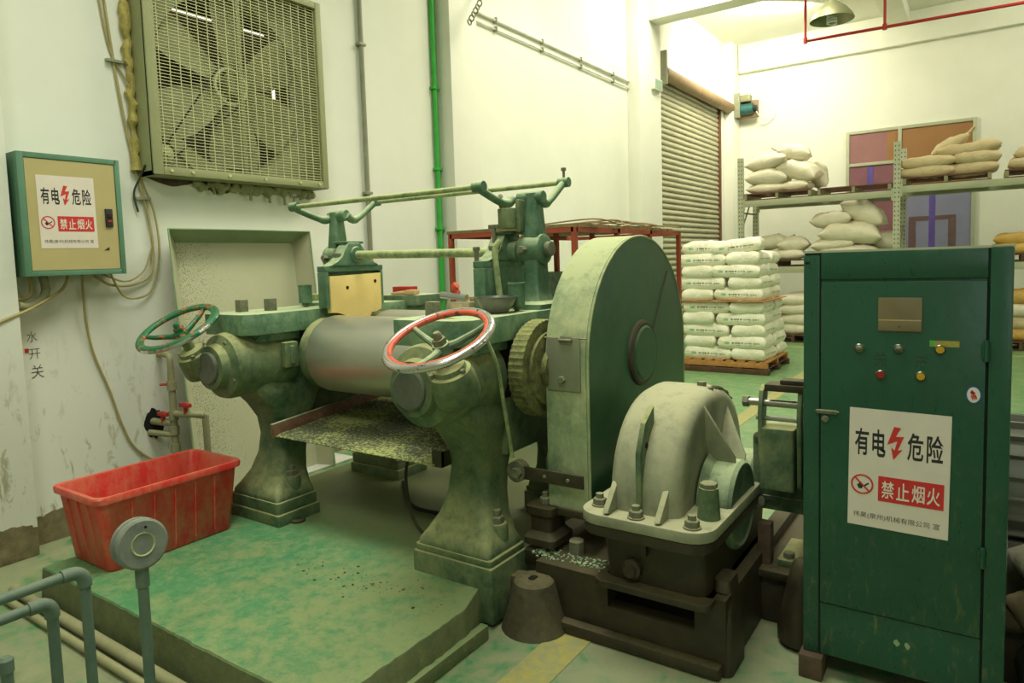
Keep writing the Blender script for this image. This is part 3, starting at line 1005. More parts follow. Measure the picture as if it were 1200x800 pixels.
wall_pipe('conduit_pipe', 'conduit', 'grey vertical conduit on the white wall right of the fan', 4.50, 1.1, 6.0, .022, (2.25, 3.55, 1.35))
wall_pipe('water_pipe', 'greenpipe', 'bright green vertical water pipe beside the wall column', 5.49, .3, 6.0, .026, (1.95, 2.55, 3.35, 1.25))
for z, lb in ((4.30, 'upper of two thin conduits rising along the upper left wall'), (4.20, 'lower of two thin conduits rising along the upper left wall')):
    t = thing('wall_conduit', lb, 'pipe', (-4.58, 8.1, z))
    MB().cyl((-4.575, 5.9, z), (-4.575, 10.3, z), .018 if z > 4.25 else .013, n=8).build('pipe', 'white', t)
    for y in (6.6, 7.6, 8.6, 9.6):
        MB().box(-4.6, -4.55, y-.012, y+.012, z-.028, z+.028).build('clip', 'conduit', t)
sg = thing('exit_sign', 'small green and white sign box on the column by the shutter', 'sign', (-4.40, 10.78, 4.25))
MB().box(-4.41, -4.34, 10.62, 10.94, 4.24, 4.42).build('case', 'white', sg, bevel=.006)
MB().box(-4.342, -4.337, 10.64, 10.92, 4.26, 4.40).build('face', 'exitgreen', sg)
ch = thing('hook_chain', 'short chain with a hook hanging at top of the wall column', 'chain', (-4.2, 5.75, 4.05))
for i in range(6):
    MB().torus((-4.2, 5.62+.035*i, 3.95+.045*i), (0, 1, .2) if i % 2 else (1, 0, 0), .028, .008, 12, 6, 1).build('link', 'conduit', ch)
MB().tube(bez([(-4.4, 5.95, 4.35), (-4.25, 5.9, 4.28), (-4.2, 5.82, 4.22)], 5), .012, 8).build('bracket_arm', 'conduit', ch)
# scrawled words on the wall
sc_T = plane_T((-4.598, 1.70, .98), (0, 1, 0), (0, 0, 1))
wt = lettering('wall_scrawl', [('水', .02, .075, .235, .30, -.012), ('开', .025, .085, .135, .195, -.012), ('关', .03, .095, .02, .10, -.012)], 'scrawl', None, sc_T)
tag(wt, 'handwritten Chinese characters in pencil on wall left of the hanging cable', 'writing')
solo(MB().box(-4.601, -4.597, 1.705, 1.725, 1.155, 1.18), 'red_sticker', 'signred', 'tiny red square stuck beside the pencilled characters on the wall', 'sticker')

# water taps by the tub
vv = thing('valve_pipework', 'dusty plastic valve pipework with red taps beside the sheet trough', 'valve', (-4.55, 2.6, .3))
VX, VY = -4.42, 2.475
MB().tube([(VX, VY, .15), (VX, VY, .95)], .022, 12).tube(bez([(VX, VY, .95), (VX, VY, 1.03), (VX-.05, VY+.01, 1.05), (-4.59, VY+.02, 1.05)], 6), .020, 10).build('riser_pipe', 'pvc_old', vv)
for z in (.40, .52, .62, .82):
    MB().cyl((VX, VY, z), (VX, VY, z+.06), .030, n=14).build('coupling', 'pvc_old', vv)
MB().cyl((-4.6, 2.43, .60), (VX, VY-.01, .60), .024, n=12).build('inlet_pipe', 'pvc_old', vv)
MB().cyl((-4.6, 2.40, .53), (VX, VY-.01, .52), .020, n=12).build('inlet_pipe', 'pvc_old', vv)
MB().tube(bez([(VX, VY, .66), (-4.33, VY+.01, .665), (-4.24, VY+.04, .665), (-4.21, 2.56, .65), (-4.205, 2.57, .60), (-4.205, 2.57, .03)], 6), .022, 12).build('branch_pipe', 'pvc_old', vv)
for (x, y, z, lb) in ((-4.49, 2.44, .645, 'red tap handle'), (-4.29, 2.485, .715, 'faded red tap handle')):
    tp = MB().box(x-.05, x+.05, y-.016, y+.016, z, z+.026).cyl((x, y, z-.05), (x, y, z+.03), .014, n=10).build('tap_handle', 'redpaint', vv, bevel=.007)
    tp['label'] = lb
MB().tube([(VX, VY, .86), (VX-.02, VY-.07, .865)], .008, 8).build('tap_lever', 'redpaint', vv)
hp = MB()
hp.prism([(2.435+.065*math.cos(2*PI*k/22)*(1+.10*math.sin(1.3*k)), .585+.10*math.sin(2*PI*k/22)*(1+.12*math.cos(2.2*k))) for k in range(22)], 'x', -4.604, -4.597)
solo(hp, 'wall_cavity', 'darkhole', 'ragged dark hole in the wall behind the valve pipes', 'hole')
for k, (y, z) in enumerate(((2.31, .66), (2.20, 1.0), (2.10, 1.4))):
    pass

# speckled sheet trough standing against the wall
tr = thing('sheet_trough', 'tall shallow cream metal trough standing against the wall behind the mill', 'trough', (-4.5, 3.2, 0))
rim_ = [Vector(q) for q in ((-4.43, 2.53, 1.885), (-4.43, 3.70, 1.885), (-4.27, 3.70, .004), (-4.27, 2.53, .004))]
bck = [Vector(q) for q in ((-4.585, 2.66, 1.80), (-4.585, 3.65, 1.80), (-4.42, 3.65, .004), (-4.42, 2.66, .004))]
tk = Vector((-.006, 0, 0))
MB().rings([bck, [q+tk for q in bck]]).build('back_sheet', 'speckle', tr)
for nm, a, b, mt_, th in (('top_flange', 0, 1, 'mint', (0, 0, .006)), ('side_flange', 1, 2, 'trayside', (0, .006, 0)), ('side_flange', 3, 0, 'trayside', (0, -.006, 0))):
    q = [bck[a], bck[b], rim_[b], rim_[a]]
    MB().rings([q, [p+Vector(th) for p in q]]).build(nm, mt_, tr)
MB().tube([rim_[3], rim_[0], rim_[1], rim_[2]], .007, 6).build('rolled_edge', 'mint', tr)

# ================================================================== back of the hall
rack = thing('pallet_rack', 'grey-green pallet rack along the back wall', 'rack', (0, 13.6, 0))
for x in (-3.72, -1.22, 1.30):
    for y in (13.1, 14.1):
        ub = MB()
        h_ = 3.33
        ub.rings([[Vector((x+a, y+b, z)) for a, b in ((-.05, -.03), (.05, -.03), (.05, .04), (.035, .04), (.035, -.018), (-.035, -.018), (-.035, .04), (-.05, .04))] for z in (0, h_)])
        u_ = ub.build('upright', 'upright', None)
        u_.data.transform(Matrix.Translation((-x, -y, 0)))
        u_.parent = rack
        u_.location = (x, y-13.6, 0)
    for z0, z1 in ((.2, 1.1), (1.1, 2.0), (2.0, 2.9)):
        MB().tube([(x, 13.12, z0), (x, 14.08, z1)], .016, 6).build('brace', 'conduit', rack)
    MB().tube([(x, 13.12, 2.35), (x, 14.08, 2.35)], .016, 6).build('brace', 'conduit', rack)
for x0, x1, zz in ((-3.67, -1.27, (1.345, 2.555)), (-1.17, 1.25, (1.345, 2.61))):
    for z in zz:
        for y in (13.1, 14.1):
            MB().prism([(y-.025, z), (y+.025, z), (y+.025, z-.11), (y-.025, z-.11)], 'x', x0, x1).build('beam', 'rackgrey', rack, bevel=.005)
            for xe in (x0, x1):
                MB().box(xe-.012 if xe == x0 else xe-.03, xe+.03 if xe == x0 else xe+.012, y-.034, y-.02, z-.17, z+.03).build('beam_end_plate', 'rackgrey', rack)


def pallet(lb, x0, y0, w, d, z, h, mts, group='pallets on the rack', nblock=3, deck=5):
    t = thing('pallet', lb, 'pallet', (x0+w/2, y0+d/2, z), group)
    top = .018
    for k in range(nblock):
        x = x0+(w-.05)*k/(nblock-1)
        MB().box(x, x+.05, y0, y0+d, z+top, z+h-top).build('stringer', mts[1], t)
    for k in range(deck):
        y = y0+(d-.12)*k/(deck-1)
        MB().box(x0, x0+w, y, y+.12, z+h-top, z+h).build('deck_board', mts[0], t)
    for k in range(3):
        y = y0+(d-.1)*k/2
        MB().box(x0, x0+w, y, y+.1, z, z+top).build('base_board', mts[0], t)
    return t


def sack_mesh(L, W_, H, seed, bend=0.0, lump=.3, p=2.6, neck=None, sq=.0, q=.6):
    nu, nv = 18, 12
    bm = bmesh.new()
    off = Vector((seed*3.7, seed*1.3, seed*.7))
    top, bot = {}, {}
    for i in range(nu+1):
        for j in range(nv+1):
            u = math.sin((i/nu-.5)*PI)*.5+(i/nu-.5)          # denser towards the rim
            v = math.sin((j/nv-.5)*PI)*.5+(j/nv-.5)
            ru = 1-.09*(1-abs(v)**2)*abs(u)**6
            rv = 1-.11*(1-abs(u)**2)*abs(v)**6
            x, y = u*L/2*ru, v*W_/2*rv
            e = max(0.0, (1-abs(u)**p)*(1-abs(v)**p))**q
            e *= 1+.10*noise.noise(Vector((x*22, y*22, 1))+off)
            nz = noise.noise(Vector((x*5, y*5, 0))+off)*lump+noise.noise(Vector((x*14, y*14, 3))+off)*lump*.4
            zb = bend*(u*u-.4)
            edge = i in (0, nu) or j in (0, nv)
            wob = noise.noise(Vector((x*9, y*9, 7))+off)*.012
            if edge:
                vt = bm.verts.new((x, y, zb+wob))
                top[i, j] = bot[i, j] = vt
            else:
                top[i, j] = bm.verts.new((x, y, zb+H*.55*e*(1+nz)))
                bot[i, j] = bm.verts.new((x, y, zb-H*.45*e*(1+nz*.5)))
    for i in range(nu):
        for j in range(nv):
            bm.faces.new((top[i, j], top[i+1, j], top[i+1, j+1], top[i, j+1]))
            bm.faces.new((bot[i, j+1], bot[i+1, j+1], bot[i+1, j], bot[i, j]))
    if neck:
        s_ = neck
        rs = []
        for h, a, b in ((-.02, .10, .05), (.03, .04, .03), (.06, .035, .025), (.11, .09, .03), (.15, .12, .02)):
            rs.append([Vector((s_*(L/2-.04+h), math.cos(2*PI*k/10)*a, math.sin(2*PI*k/10)*b+bend*.6+.02+h*.35)) for k in range(10)])
        vs = [[bm.verts.new(q_) for q_ in r] for r in rs]
        for a, b in zip(vs, vs[1:]):
            for k in range(10):
                bm.faces.new((a[k], a[(k+1) % 10], b[(k+1) % 10], b[k]))
        bm.faces.new(vs[-1])
    bmesh.ops.recalc_face_normals(bm, faces=bm.faces)
    for f in bm.faces:
        f.smooth = True
    me = bpy.data.meshes.new('sack')
    bm.to_mesh(me)
    bm.free()
    return me


def sack(lb, loc, L, W_, H, mt_, group, rot=(0, 0, 0), seed=1, **kw):
    if not group.startswith('printed'):
        H *= 1.28
    me = sack_mesh(L, W_, H, seed, **kw)
    me.materials.append(M[mt_])
    o = bpy.data.objects.new('sack', me)
    C.objects.link(o)
    o.location = loc
    o.rotation_euler = rot
    o['_w'] = list(loc)
    return tag(o, lb, 'sack', group)


pallet('red-brown pallet under the white sacks on the rack top left', -3.66, 13.08, 1.14, 1.0, 2.556, .125, ('woodred', 'pvc_old'))
pallet('empty red-brown pallet on the upper rack level beside the white sacks', -2.42, 13.08, 1.12, 1.0, 2.556, .125, ('woodred', 'pvc_old'))
pallet('red-brown pallet under the brown paper sacks on the upper rack level', -1.14, 13.08, 1.18, 1.0, 2.611, .125, ('woodred', 'pvc_old'))
pallet('pallet at the right frame edge on the upper rack level', .2, 13.08, 1.0, 1.0, 2.611, .125, ('woodred', 'pvc_old'))
pallet('dark pallet under the small sack pile on the lower rack level', -3.64, 13.08, 1.1, 1.0, 1.346, .12, ('wooddark', 'wooddark'))
pallet('dark pallet under the big loose sacks on the lower rack level', -2.44, 13.08, 1.12, 1.0, 1.346, .12, ('wooddark', 'wooddark'))
pallet('pallet under yellow paper sacks on the lower rack level', -.1, 13.08, 1.1, 1.0, 1.346, .12, ('wooddark', 'wooddark'))
pallet('dark pallet on the floor under the rack', -3.35, 13.0, 1.1, 1.0, 0, .14, ('wooddark', 'wooddark'))
pallet('floor pallet under the paper sacks behind the cabinet', -.1, 13.0, 1.1, 1.0, 0, .14, ('wooddark', 'wooddark'))

G = 'white sacks on the upper rack level'
sack('white sack lowest left in the upper rack pile', (-3.30, 13.38, 2.76), .72, .5, .17, 'bagwhite', G, (0, 0, .05), 1)
sack('white sack lowest middle in the upper rack pile', (-2.80, 13.36, 2.765), .50, .48, .17, 'bagwhite', G, (0, 0, -.1), 2)
sack('plump white sack in middle left of the upper rack pile', (-3.30, 13.38, 2.955), .74, .5, .26, 'bagwhite', G, (0, .02, .04), 3, bend=-.04)
sack('white sack on the upper left of the upper rack pile', (-3.30, 13.4, 3.235), .76, .5, .23, 'bagwhite', G, (0, -.14, -.05), 4)
sack('big white sack tilting down to the right in the upper rack pile', (-2.76, 13.36, 3.03), .74, .46, .26, 'bagwhite', G, (.2, .32, -.15), 5)
sack('topmost white sack with a knotted neck in the upper rack pile', (-2.87, 13.46, 3.36), .58, .4, .24, 'bagwhite', G, (0, .18, .1), 6, neck=-1)
sack('white sack standing at the back right of the upper rack pile', (-2.52, 13.62, 2.96), .5, .4, .24, 'bagwhite', G, (0, 1.2, .5), 7)
G = 'loose cream sacks on the lower rack level'
sack('cream sack lowest under the big loose pile, wide and flat', (-1.95, 13.36, 1.57), 1.0, .5, .2, 'bagwhite', G, (0, 0, 0), 8)
sack('cream sack second lowest left in the big loose pile', (-2.22, 13.34, 1.70), .72, .48, .18, 'bagwhite', G, (0, -.05, .1), 9)
sack('long plump cream sack across middle of the big loose pile', (-1.93, 13.34, 1.87), 1.02, .5, .3, 'bagwhite', G, (0, .08, 0), 10, bend=-.06)
sack('cream sack on the upper left of the big loose pile', (-2.24, 13.38, 2.13), .68, .46, .22, 'bagwhite', G, (0, -.06, .05), 11)
sack('topmost cream sack leaning with a knotted neck on the big loose pile', (-1.74, 13.44, 2.22), .78, .46, .28, 'bagwhite', G, (0, .52, -.1), 12, neck=-1)
sack('cream sack at the back right of the big loose pile', (-1.46, 13.6, 1.74), .5, .4, .26, 'bagwhite', G, (0, .3, .2), 13)
sack('cream sack lowest in the small pile on the lower rack level', (-2.97, 13.36, 1.55), .70, .46, .17, 'bagwhite', G, (0, 0, 0), 14)
sack('cream sack on the right of the small pile, lower rack level', (-2.86, 13.38, 1.73), .56, .44, .2, 'bagwhite', G, (0, 0, .1), 15)
sack('cream sack with a peaked corner at the left of the small pile', (-3.28, 13.45, 1.78), .62, .46, .22, 'bagwhite', G, (0, -.12, 0), 16, neck=1)
G = 'brown paper sacks on the upper rack level'
sack('brown paper sack second from bottom, left half of upper rack stack', (-.80, 13.34, 2.96), .78, .48, .16, 'bagpaper', G, (0, -.02, 0), 17, q=.3)
sack('brown paper sack lowest left in the upper rack stack', (-.82, 13.34, 2.81), .80, .48, .16, 'bagpaper', G, (0, 0, 0), 18, q=.3)
sack('brown paper sack lowest right in the upper rack stack', (-.22, 13.36, 2.81), .72, .48, .17, 'bagpaper', G, (0, -.03, 0), 19, q=.3)
sack('brown paper sack third from bottom, right half of upper rack stack', (-.16, 13.36, 2.97), .64, .48, .17, 'bagpaper', G, (0, 0, .05), 20, q=.3)
sack('wide brown paper sack on top of the right half of upper rack stack', (-.26, 13.38, 3.12), .86, .46, .18, 'bagpaper', G, (0, -.06, 0), 21, bend=.02, q=.35)
sack('slumped brown sack with a twisted neck topmost on upper rack stack', (-.52, 13.42, 3.21), .60, .36, .16, 'bagpaper', G, (0, -.5, .1), 22, neck=1)
sack('brown paper sack lower of two at the right frame edge, upper rack', (.58, 13.36, 2.82), .70, .48, .17, 'bagpaper', G, (0, 0, 0), 23, q=.3)
sack('brown paper sack upper of two at the right frame edge, upper rack', (.62, 13.38, 2.98), .66, .46, .2, 'bagpaper', G, (0, -.1, 0), 24)
G = 'paper sacks at the right edge'
sack('yellow paper sack upper of two above the cabinet right corner', (.42, 13.34, 1.68), .70, .46, .16, 'bagyellow', G, (0, .03, 0), 25, q=.32)
sack('yellow paper sack lower of two above the cabinet right corner', (.38, 13.32, 1.54), .74, .46, .16, 'bagyellow', G, (0, 0, 0), 26, q=.32)
sack('yellow paper sack topmost of the floor stack behind the cabinet', (.44, 13.3, .80), .70, .46, .2, 'bagyellow', G, (0, -.05, 0), 27)
sack('white sack second from top in the floor stack behind the cabinet', (.46, 13.28, .60), .72, .46, .2, 'bagwhite', G, (0, 0, 0), 28)
sack('brown sack second from bottom of the floor stack behind the cabinet', (.44, 13.3, .40), .72, .46, .2, 'bagpaper', G, (0, 0, 0), 29)
sack('brown sack lowest of the floor stack behind the cabinet', (.44, 13.3, .22), .74, .46, .18, 'bagyellow', G, (0, 0, 0), 30)
G = 'white sacks on the floor under the rack'
for k, (x, z, lb) in enumerate(((-2.72, .22, 'lowest'), (-2.74, .39, 'second lowest'), (-2.70, .57, 'third'), (-2.73, .74, 'topmost'))):
    sack('white sack %s in the floor stack seen right of the pallet load' % lb, (x, 13.3, z), .86, .52, .2, 'bagwhite', G, (0, 0, .04*k), 31+k, lump=.35)

# --- the loaded pallet in front of the shutter
pt = thing('pallet', 'orange and dark wooden pallet carrying the printed white sacks', 'pallet', (-2.9, 9.92, 0))
PX0, PX1, QY0, QY1 = -3.46, -2.33, 9.36, 10.52
for y in (QY0, (QY0+QY1)/2-.03, QY1-.06):
    MB().box(PX0, PX1, y, y+.06, .085, .152).build('stringer', 'wood', pt, bevel=.004)
    MB().box(PX0-.02, PX1+.02, y-.02, y+.08, 0, .072).build('skid', 'wooddark', pt, bevel=.004)
for k in range(8):
    x = PX0+(PX1-PX0-.1)*k/7
    MB().box(x, x+.1, QY0, QY1, .153, .172).build('deck_board', 'wood', pt)
for k in range(4):
    x = PX0+(PX1-PX0-.1)*k/3
    MB().box(x, x+.1, QY0, QY1, .0725, .0845).build('deck_board', 'wooddark', pt)
LV = ['lowest', 'second lowest', 'third lowest', 'fourth lowest', 'fifth lowest', 'sixth lowest', 'fourth from top', 'third from top', 'second from top', 'topmost']
G = 'printed white sacks on the floor pallet'
rng = random.Random(5)
H_ = .158
for k in range(10):
    z = .172+H_*(k+.47)+(.012 if k > 4 else 0)
    lean = -.013*max(0, k-1)
    j = lambda a: (rng.random()-.5)*a
    xl, xr = PX0+.0+lean*.6, PX1+lean
    if k == 9:
        spots = [((xl+.36, QY0+.25, z), .66, .44, 0.03, 'front left', 1, 'bagprint', .02), ((xr-.33, QY0+.27, z+.01), .66, .44, .10, 'front right', 1, 'bagprint', -.10), ((xl+.4, QY0+.8, z), .66, .46, .0, 'back', 0, 'bagblank', 0)]
    elif k % 2 == 0:
        spots = [((xl+.32, QY0+.235, z), .66, .45, 0, 'front left', 1, 'bagprint', 0), ((xr-.235, QY0+.33, z), .66, .46, PI/2, 'front right end-on', 0, 'bagprint', 0), ((xr-.33, QY1-.24, z), .66, .45, PI/2*0, 'back right', 0, 'bagblank', 0)]
    else:
        spots = [((xl+.235, QY0+.33, z), .66, .46, PI/2, 'front left end-on', 0, 'bagblank', 0), ((xr-.34, QY0+.235, z), .68, .45, 0, 'front right', 1, 'bagprint', 0), ((xr-.25, QY1-.34, z), .66, .45, PI/2, 'back right', 0, 'bagprint', 0)]
    for (loc, L, w, rz, nm, pr, mt_, tilt) in spots:
        lb = 'white film sack, %s in the %s layer of the pallet load' % (nm, LV[k])
        sack(lb, (loc[0]+j(.03), loc[1]+j(.025), loc[2]), L+j(.03), w, H_*1.2, mt_, G, (j(.03), tilt+j(.04), rz+j(.08)), 40+k*5+len(nm), lump=.26, p=6.0, q=.30)
sl_ = MB()
sl_.rings([[Vector((x, y, z)) for x, y in ((PX0-.01, QY0+.0), (PX1-.02, QY0-.015), (PX1-.02, QY1), (PX0, QY1))] for z in (.172+H_*5+.001, .172+H_*5+.009)])
solo(sl_, 'cardboard_sheet', 'wood', 'brown sheet between the fifth and sixth sack layers', 'sheet')

# --- red framed bench behind the mill
bn = thing('steel_frame_bench', 'tall oxide-red frame rack topped with straw board behind the gear guard', 'rack', (-2.7, 5.5, 0))
BX0, BX1, BY0, BY1, BZ = -3.55, -2.42, 4.40, 6.45, 1.83
for x in (BX0, -2.98, BX1):
    for y in (BY0, 5.1, 5.75, BY1):
        MB().box(x-.018, x+.018, y-.018, y+.018, 0, BZ).build('leg', 'benchred', bn)
for x in (BX0, BX1):
    MB().box(x-.018, x+.018, BY0, BY1, BZ-.035, BZ).build('rail', 'benchred', bn)
    MB().box(x-.018, x+.018, BY0, BY1, .9, .935).build('rail', 'benchred', bn)
for y in (BY0, BY1):
    MB().box(BX0, BX1, y-.018, y+.018, BZ-.035, BZ).build('rail', 'benchred', bn)
    MB().box(BX0, BX1, y-.018, y+.018, .9, .935).build('rail', 'benchred', bn)
bd = MB()
rng = random.Random(9)
for k in range(16):
    y = BY0-.02+k*.118
    bd.box(BX0-.03, BX1+.03-rng.random()*.05, y, y+.112, BZ, BZ+.018+rng.random()*.015)
bd.build('top_board', 'straw', bn)
for k in range(10):
    y = BY0+.1+rng.random()*1.5
    pts = [(BX1-.5+rng.random()*.3, y, BZ+.03), (BX1-.1, y+.2+rng.random()*.3, BZ+.05+rng.random()*.03), (BX1+.03, y+.4+rng.random()*.3, BZ+.035)]
    MB().tube(bez(pts, 5), .006, 5).build('straw', 'straw', bn)
MB().tube(bez([(BX0+.75, BY0, BZ+.06), (BX0+.70, BY0-.03, BZ+.02), (BX0+.72, BY0-.06, BZ-.12), (BX0+.85, BY0-.05, BZ-.3)], 6), .009, 6).build('straw', 'bagpaper', bn)
for k in range(4):
    MB().box(BX0, BX1, BY0+.05+k*.5, BY0+.5+k*.5, .935, .95).build('shelf_board', 'straw', bn)
bx = MB().box(-3.25, -2.85, 4.75, 5.15, .955, 1.50)
solo(bx, 'green_crate', 'cast_dark', 'dark green box standing on the red frame behind the mill', 'box', bevel=.01)
bo = thing('bottle', 'small bottle with a lime cap on the dark green box', 'bottle', (-3.05, 4.9, 1.5))
MB().lathe([(.028, 0), (.03, .01), (.03, .06), (.012, .085), (.012, .09)], (-3.05, 4.9, 1.501), (0, 0, 1), 14).build('body', 'white', bo)
MB().cyl((-3.05, 4.9, 1.592), (-3.05, 4.9, 1.63), .02, n=12).build('cap', 'lime', bo)

# --- overhead
pl = thing('pendant_lamp', 'bell-shaped industrial pendant lamp with a spiral tube under the ceiling', 'lamp', (-1.43, 8.5, 4.1))
MB().lathe([(.222, 0), (.225, .004), (.205, .05), (.15, .12), (.09, .17), (.055, .20), (.05, .34), (.03, .36), (.026, .36), (.045, .33), (.05, .2), (.085, .165), (.145, .112), (.198, .046), (.215, .004)], (-1.43, 8.5, 4.10), (0, 0, 1), 36, False, False).build('shade', 'lampshade', pl)
hx = [( -1.43+.045*math.cos(t*.5), 8.5+.045*math.sin(t*.5), 4.06+t*.0022) for t in range(0, 66)]
MB().tube(hx, .011, 8).build('spiral_tube', 'lampin', pl)
MB().cyl((-1.43, 8.5, 4.46), (-1.43, 8.5, 6.0), .012, n=8).build('rod', 'conduit', pl)
rp = thing('fire_pipe', 'thin red fire pipe hanging below the ceiling at the back', 'pipe', (-1, 13, 5.1))
MB().cyl((-2.6, 13, 5.17), (2.5, 13, 5.08), .025, n=10).build('pipe', 'firered', rp)
for x, z in ((-2.6, 5.17), (-1.41, 5.15)):
    MB().cyl((x, 13, z), (x, 13, 6.0), .022, n=10).build('drop_pipe', 'firered', rp)
    MB().cyl((x, 13, z-.04), (x, 13, z+.05), .034, n=10).build('fitting', 'firered', rp)
sm = thing('shutter_motor', 'roller shutter motor on the wall corner above the rack', 'motor', (-4.1, 15.2, 4.5))
MB().cyl((-4.42, 15.2, 4.62), (-4.05, 15.2, 4.62), .11, n=18).build('housing', 'bluegreen', sm)
MB().box(-4.42, -3.98, 15.26, 15.36, 4.45, 4.8).build('bracket', 'rusttube', sm, bevel=.01)
MB().cyl((-4.05, 15.2, 4.62), (-3.98, 15.2, 4.62), .06, n=14).build('end_cap', 'ink', sm)
MB().box(-4.3, -4.1, 15.1, 15.3, 4.76, 4.9).build('terminal_box', 'lampshade', sm, bevel=.01)
MB().tube(bez([(-4.0, 15.2, 4.55), (-3.9, 15.3, 4.40), (-3.75, 15.45, 4.38), (-3.68, 15.48, 4.5)], 6), .012, 6).build('lead', 'white', sm)

# ================================================================== the two roll mill
mill = thing('two_roll_mill', 'dusty green open two-roll rubber mill standing on the painted plinth', 'mill', (-2.68, 2.9, .17))
LH, RH = (-3.62, -3.20), (-2.17, -1.75)
RZ, RY, RR = 1.10, 2.74, .22


def leg_rings(xc, sx, back=False):
    # (half width, near y, far y, z, corner radius, shift)
    prof = [(.205, 2.35, 2.62, .30, .02, 0), (.205, 2.35, 2.62, .325, .03, 0), (.185, 2.375, 2.62, .36, .04, 0), (.15, 2.42, 2.635, .43, .05, 0), (.125, 2.46, 2.66, .53, .05, 0),
            (.115, 2.475, 2.69, .64, .05, 0), (.12, 2.46, 2.72, .74, .05, 0), (.14, 2.41, 2.75, .83, .05, 0), (.155, 2.33, 2.77, .92, .05, 0), (.13, 2.33, 2.78, 1.0, .05, 0), (.11, 2.34, 2.70, 1.08, .04, 0), (.12, 2.34, 2.56, 1.18, .04, 0), (.17, 2.30, 2.56, 1.245, .03, 0)]
    rs = []
    for hw, y0, y1, z, r, sh in prof:
        if back:
            y0, y1 = 5.92-y1, 5.92-y0
        rs.append(rrect(xc+sh, (y0+y1)/2, hw, (y1-y0)/2, r, z))
    return rs


def handwheel(name_label, c, R, nrm, mats, hubl, ph):
    w = MB()
    n = Vector(nrm).normalized()
    c = Vector(c)
    wheel = MB().torus(c, n, R, .0165, 48, 12).build('handwheel', mats[0], mill)
    wheel['label'] = name_label
    MB().torus(c+n*.002, n, R-.014, .013, 48, 10).build('inner_rim', mats[1], wheel)
    if hubl != 'bolt':
        MB().torus(c-n*.002, n, R+.004, .0145, 48, 10).build('worn_edge', 'wheel_silver', wheel)
    u, v, d = frame_of(n)
    for k in range(3):
        a = ph+2*PI*k/3
        e = u*math.cos(a)+v*math.sin(a)
        MB().tube([c-n*.045+e*.02, c-n*.04+e*R*.3, c-n*.02+e*R*.7, c+e*(R-.012)], [.02, .015, .013, .011], 10).build('spoke', mats[2], wheel)
    MB().lathe([(.036, 0), (.038, .02), (.034, .05), (.026, .052)], c-n*.075, n, 20).build('hub', mats[2], wheel)
    MB().lathe([(.028, 0), (.028, .022)], c-n*.022, n, 6).lathe([(.018, 0), (.018, .018), (.012, .028), (0, .03)], c, n, 16).build('hub_nut', hubl, wheel)
    return wheel


def make_housing(x0, x1, side):
    xc = (x0+x1)/2
    b = MB()
    b.rings(leg_rings(xc, 1))
    b.rings(leg_rings(xc, 1, True))
    hs = b.build('housing', 'cast', mill, smooth=50)
    # saddle between the legs with the raised horns that hold the bearing blocks
    sad = [(2.6, .70), (3.32, .70), (3.32, .97), (3.20, .97), (3.18, .92), (2.74, .92), (2.72, .97), (2.6, .97)]
    MB().prism(sad, 'x', xc-.15 if side < 0 else xc-.09, xc+.09 if side < 0 else xc+.15).build('saddle', 'cast', hs, bevel=.015)
    # foot pads
    for yy in (2.345, 3.30):
        MB().box(x0-.015, x1+.02, yy-.01, yy+.285, .165 if side < 0 else .02, .27 if side > 0 else .235).build('foot_block', 'cast', hs, bevel=.012)
        MB().rings([rrect(xc, yy+.1375, .22, .14, .02, z) for z in ((.27, .30) if side > 0 else (.235, .30))]).build('foot_flange', 'cast', hs, bevel=.008)
    for (x, y) in ((xc+.15, 2.50), (xc-.13, 3.45)):
        MB().lathe([(.05, 0), (.05, .10), (.044, .115)], (x, y, .30), (0, 0, 1), 18).build('bolt_boss', 'cast', hs)
        MB().hexnut((x, y, .413), (0, 0, 1), .033, .035).cyl((x, y, .445), (x, y, .475), .019, n=12).build('foot_nut', 'bolt', hs)
    # adjusting-screw barrel looking out of the front
    hd = MB()
    hd.lathe([(.085, 0), (.118, .004), (.122, .03), (.128, .05), (.172, .07), (.182, .10), (.182, .30), (.19, .33), (.19, .44), (.17, .46)], (xc, 2.12, RZ-.02), (0, 1, 0), 36)
    hd.build('screw_barrel', 'cast', hs)
    MB().lathe([(.082, 0), (.088, .006), (.088, .03)], (xc, 2.104, RZ-.02), (0, 1, 0), 32).build('barrel_cap', 'capgrey', hs)
    for k in range(4):
        a = PI/4+k*PI/2+.3
        MB().hexnut((xc+.145*math.cos(a), 2.195, RZ-.02+.145*math.sin(a)), (0, -1, 0), .014, .02).build('cap_screw', 'bolt', hs)
    # bearing blocks
    for y in (RY, RY+.445):
        MB().box(xc-.14, xc+.14, y-.19, y+.19, .93, 1.235).build('bearing_block', 'grime' if side > 0 else 'cast', hs, bevel=.02)
    # cap bar
    cp = [(2.235, x0+.02), (2.235, x1-.06), (2.295, x1), (3.66, x1), (3.66, x0), (2.30, x0)]
    capp = MB()
    capp.rings([[Vector((x, y, z)) for y, x in cp] for z in (1.245, 1.36)])
    capo = capp.build('top_cap', 'capgreen', mill, bevel=.006)
    MB().box(xc-.17, xc+.17, 2.33, 2.60, 1.20, 1.245).build('cap_shoe', 'capgreen', capo, bevel=.006)
    for (x, y) in ((xc-.08, 2.40), (xc+.02, 2.52)) if side < 0 else ((xc-.08, 2.38), (xc+.1, 3.5)):
        MB().box(x-.026, x+.026, y-.026, y+.026, 1.36, 1.43).build('square_bolt', 'bolt', capo, bevel=.004)
    return hs, capo


hL, capL = make_housing(*LH, -1)
hR, capR = make_housing(*RH, 1)
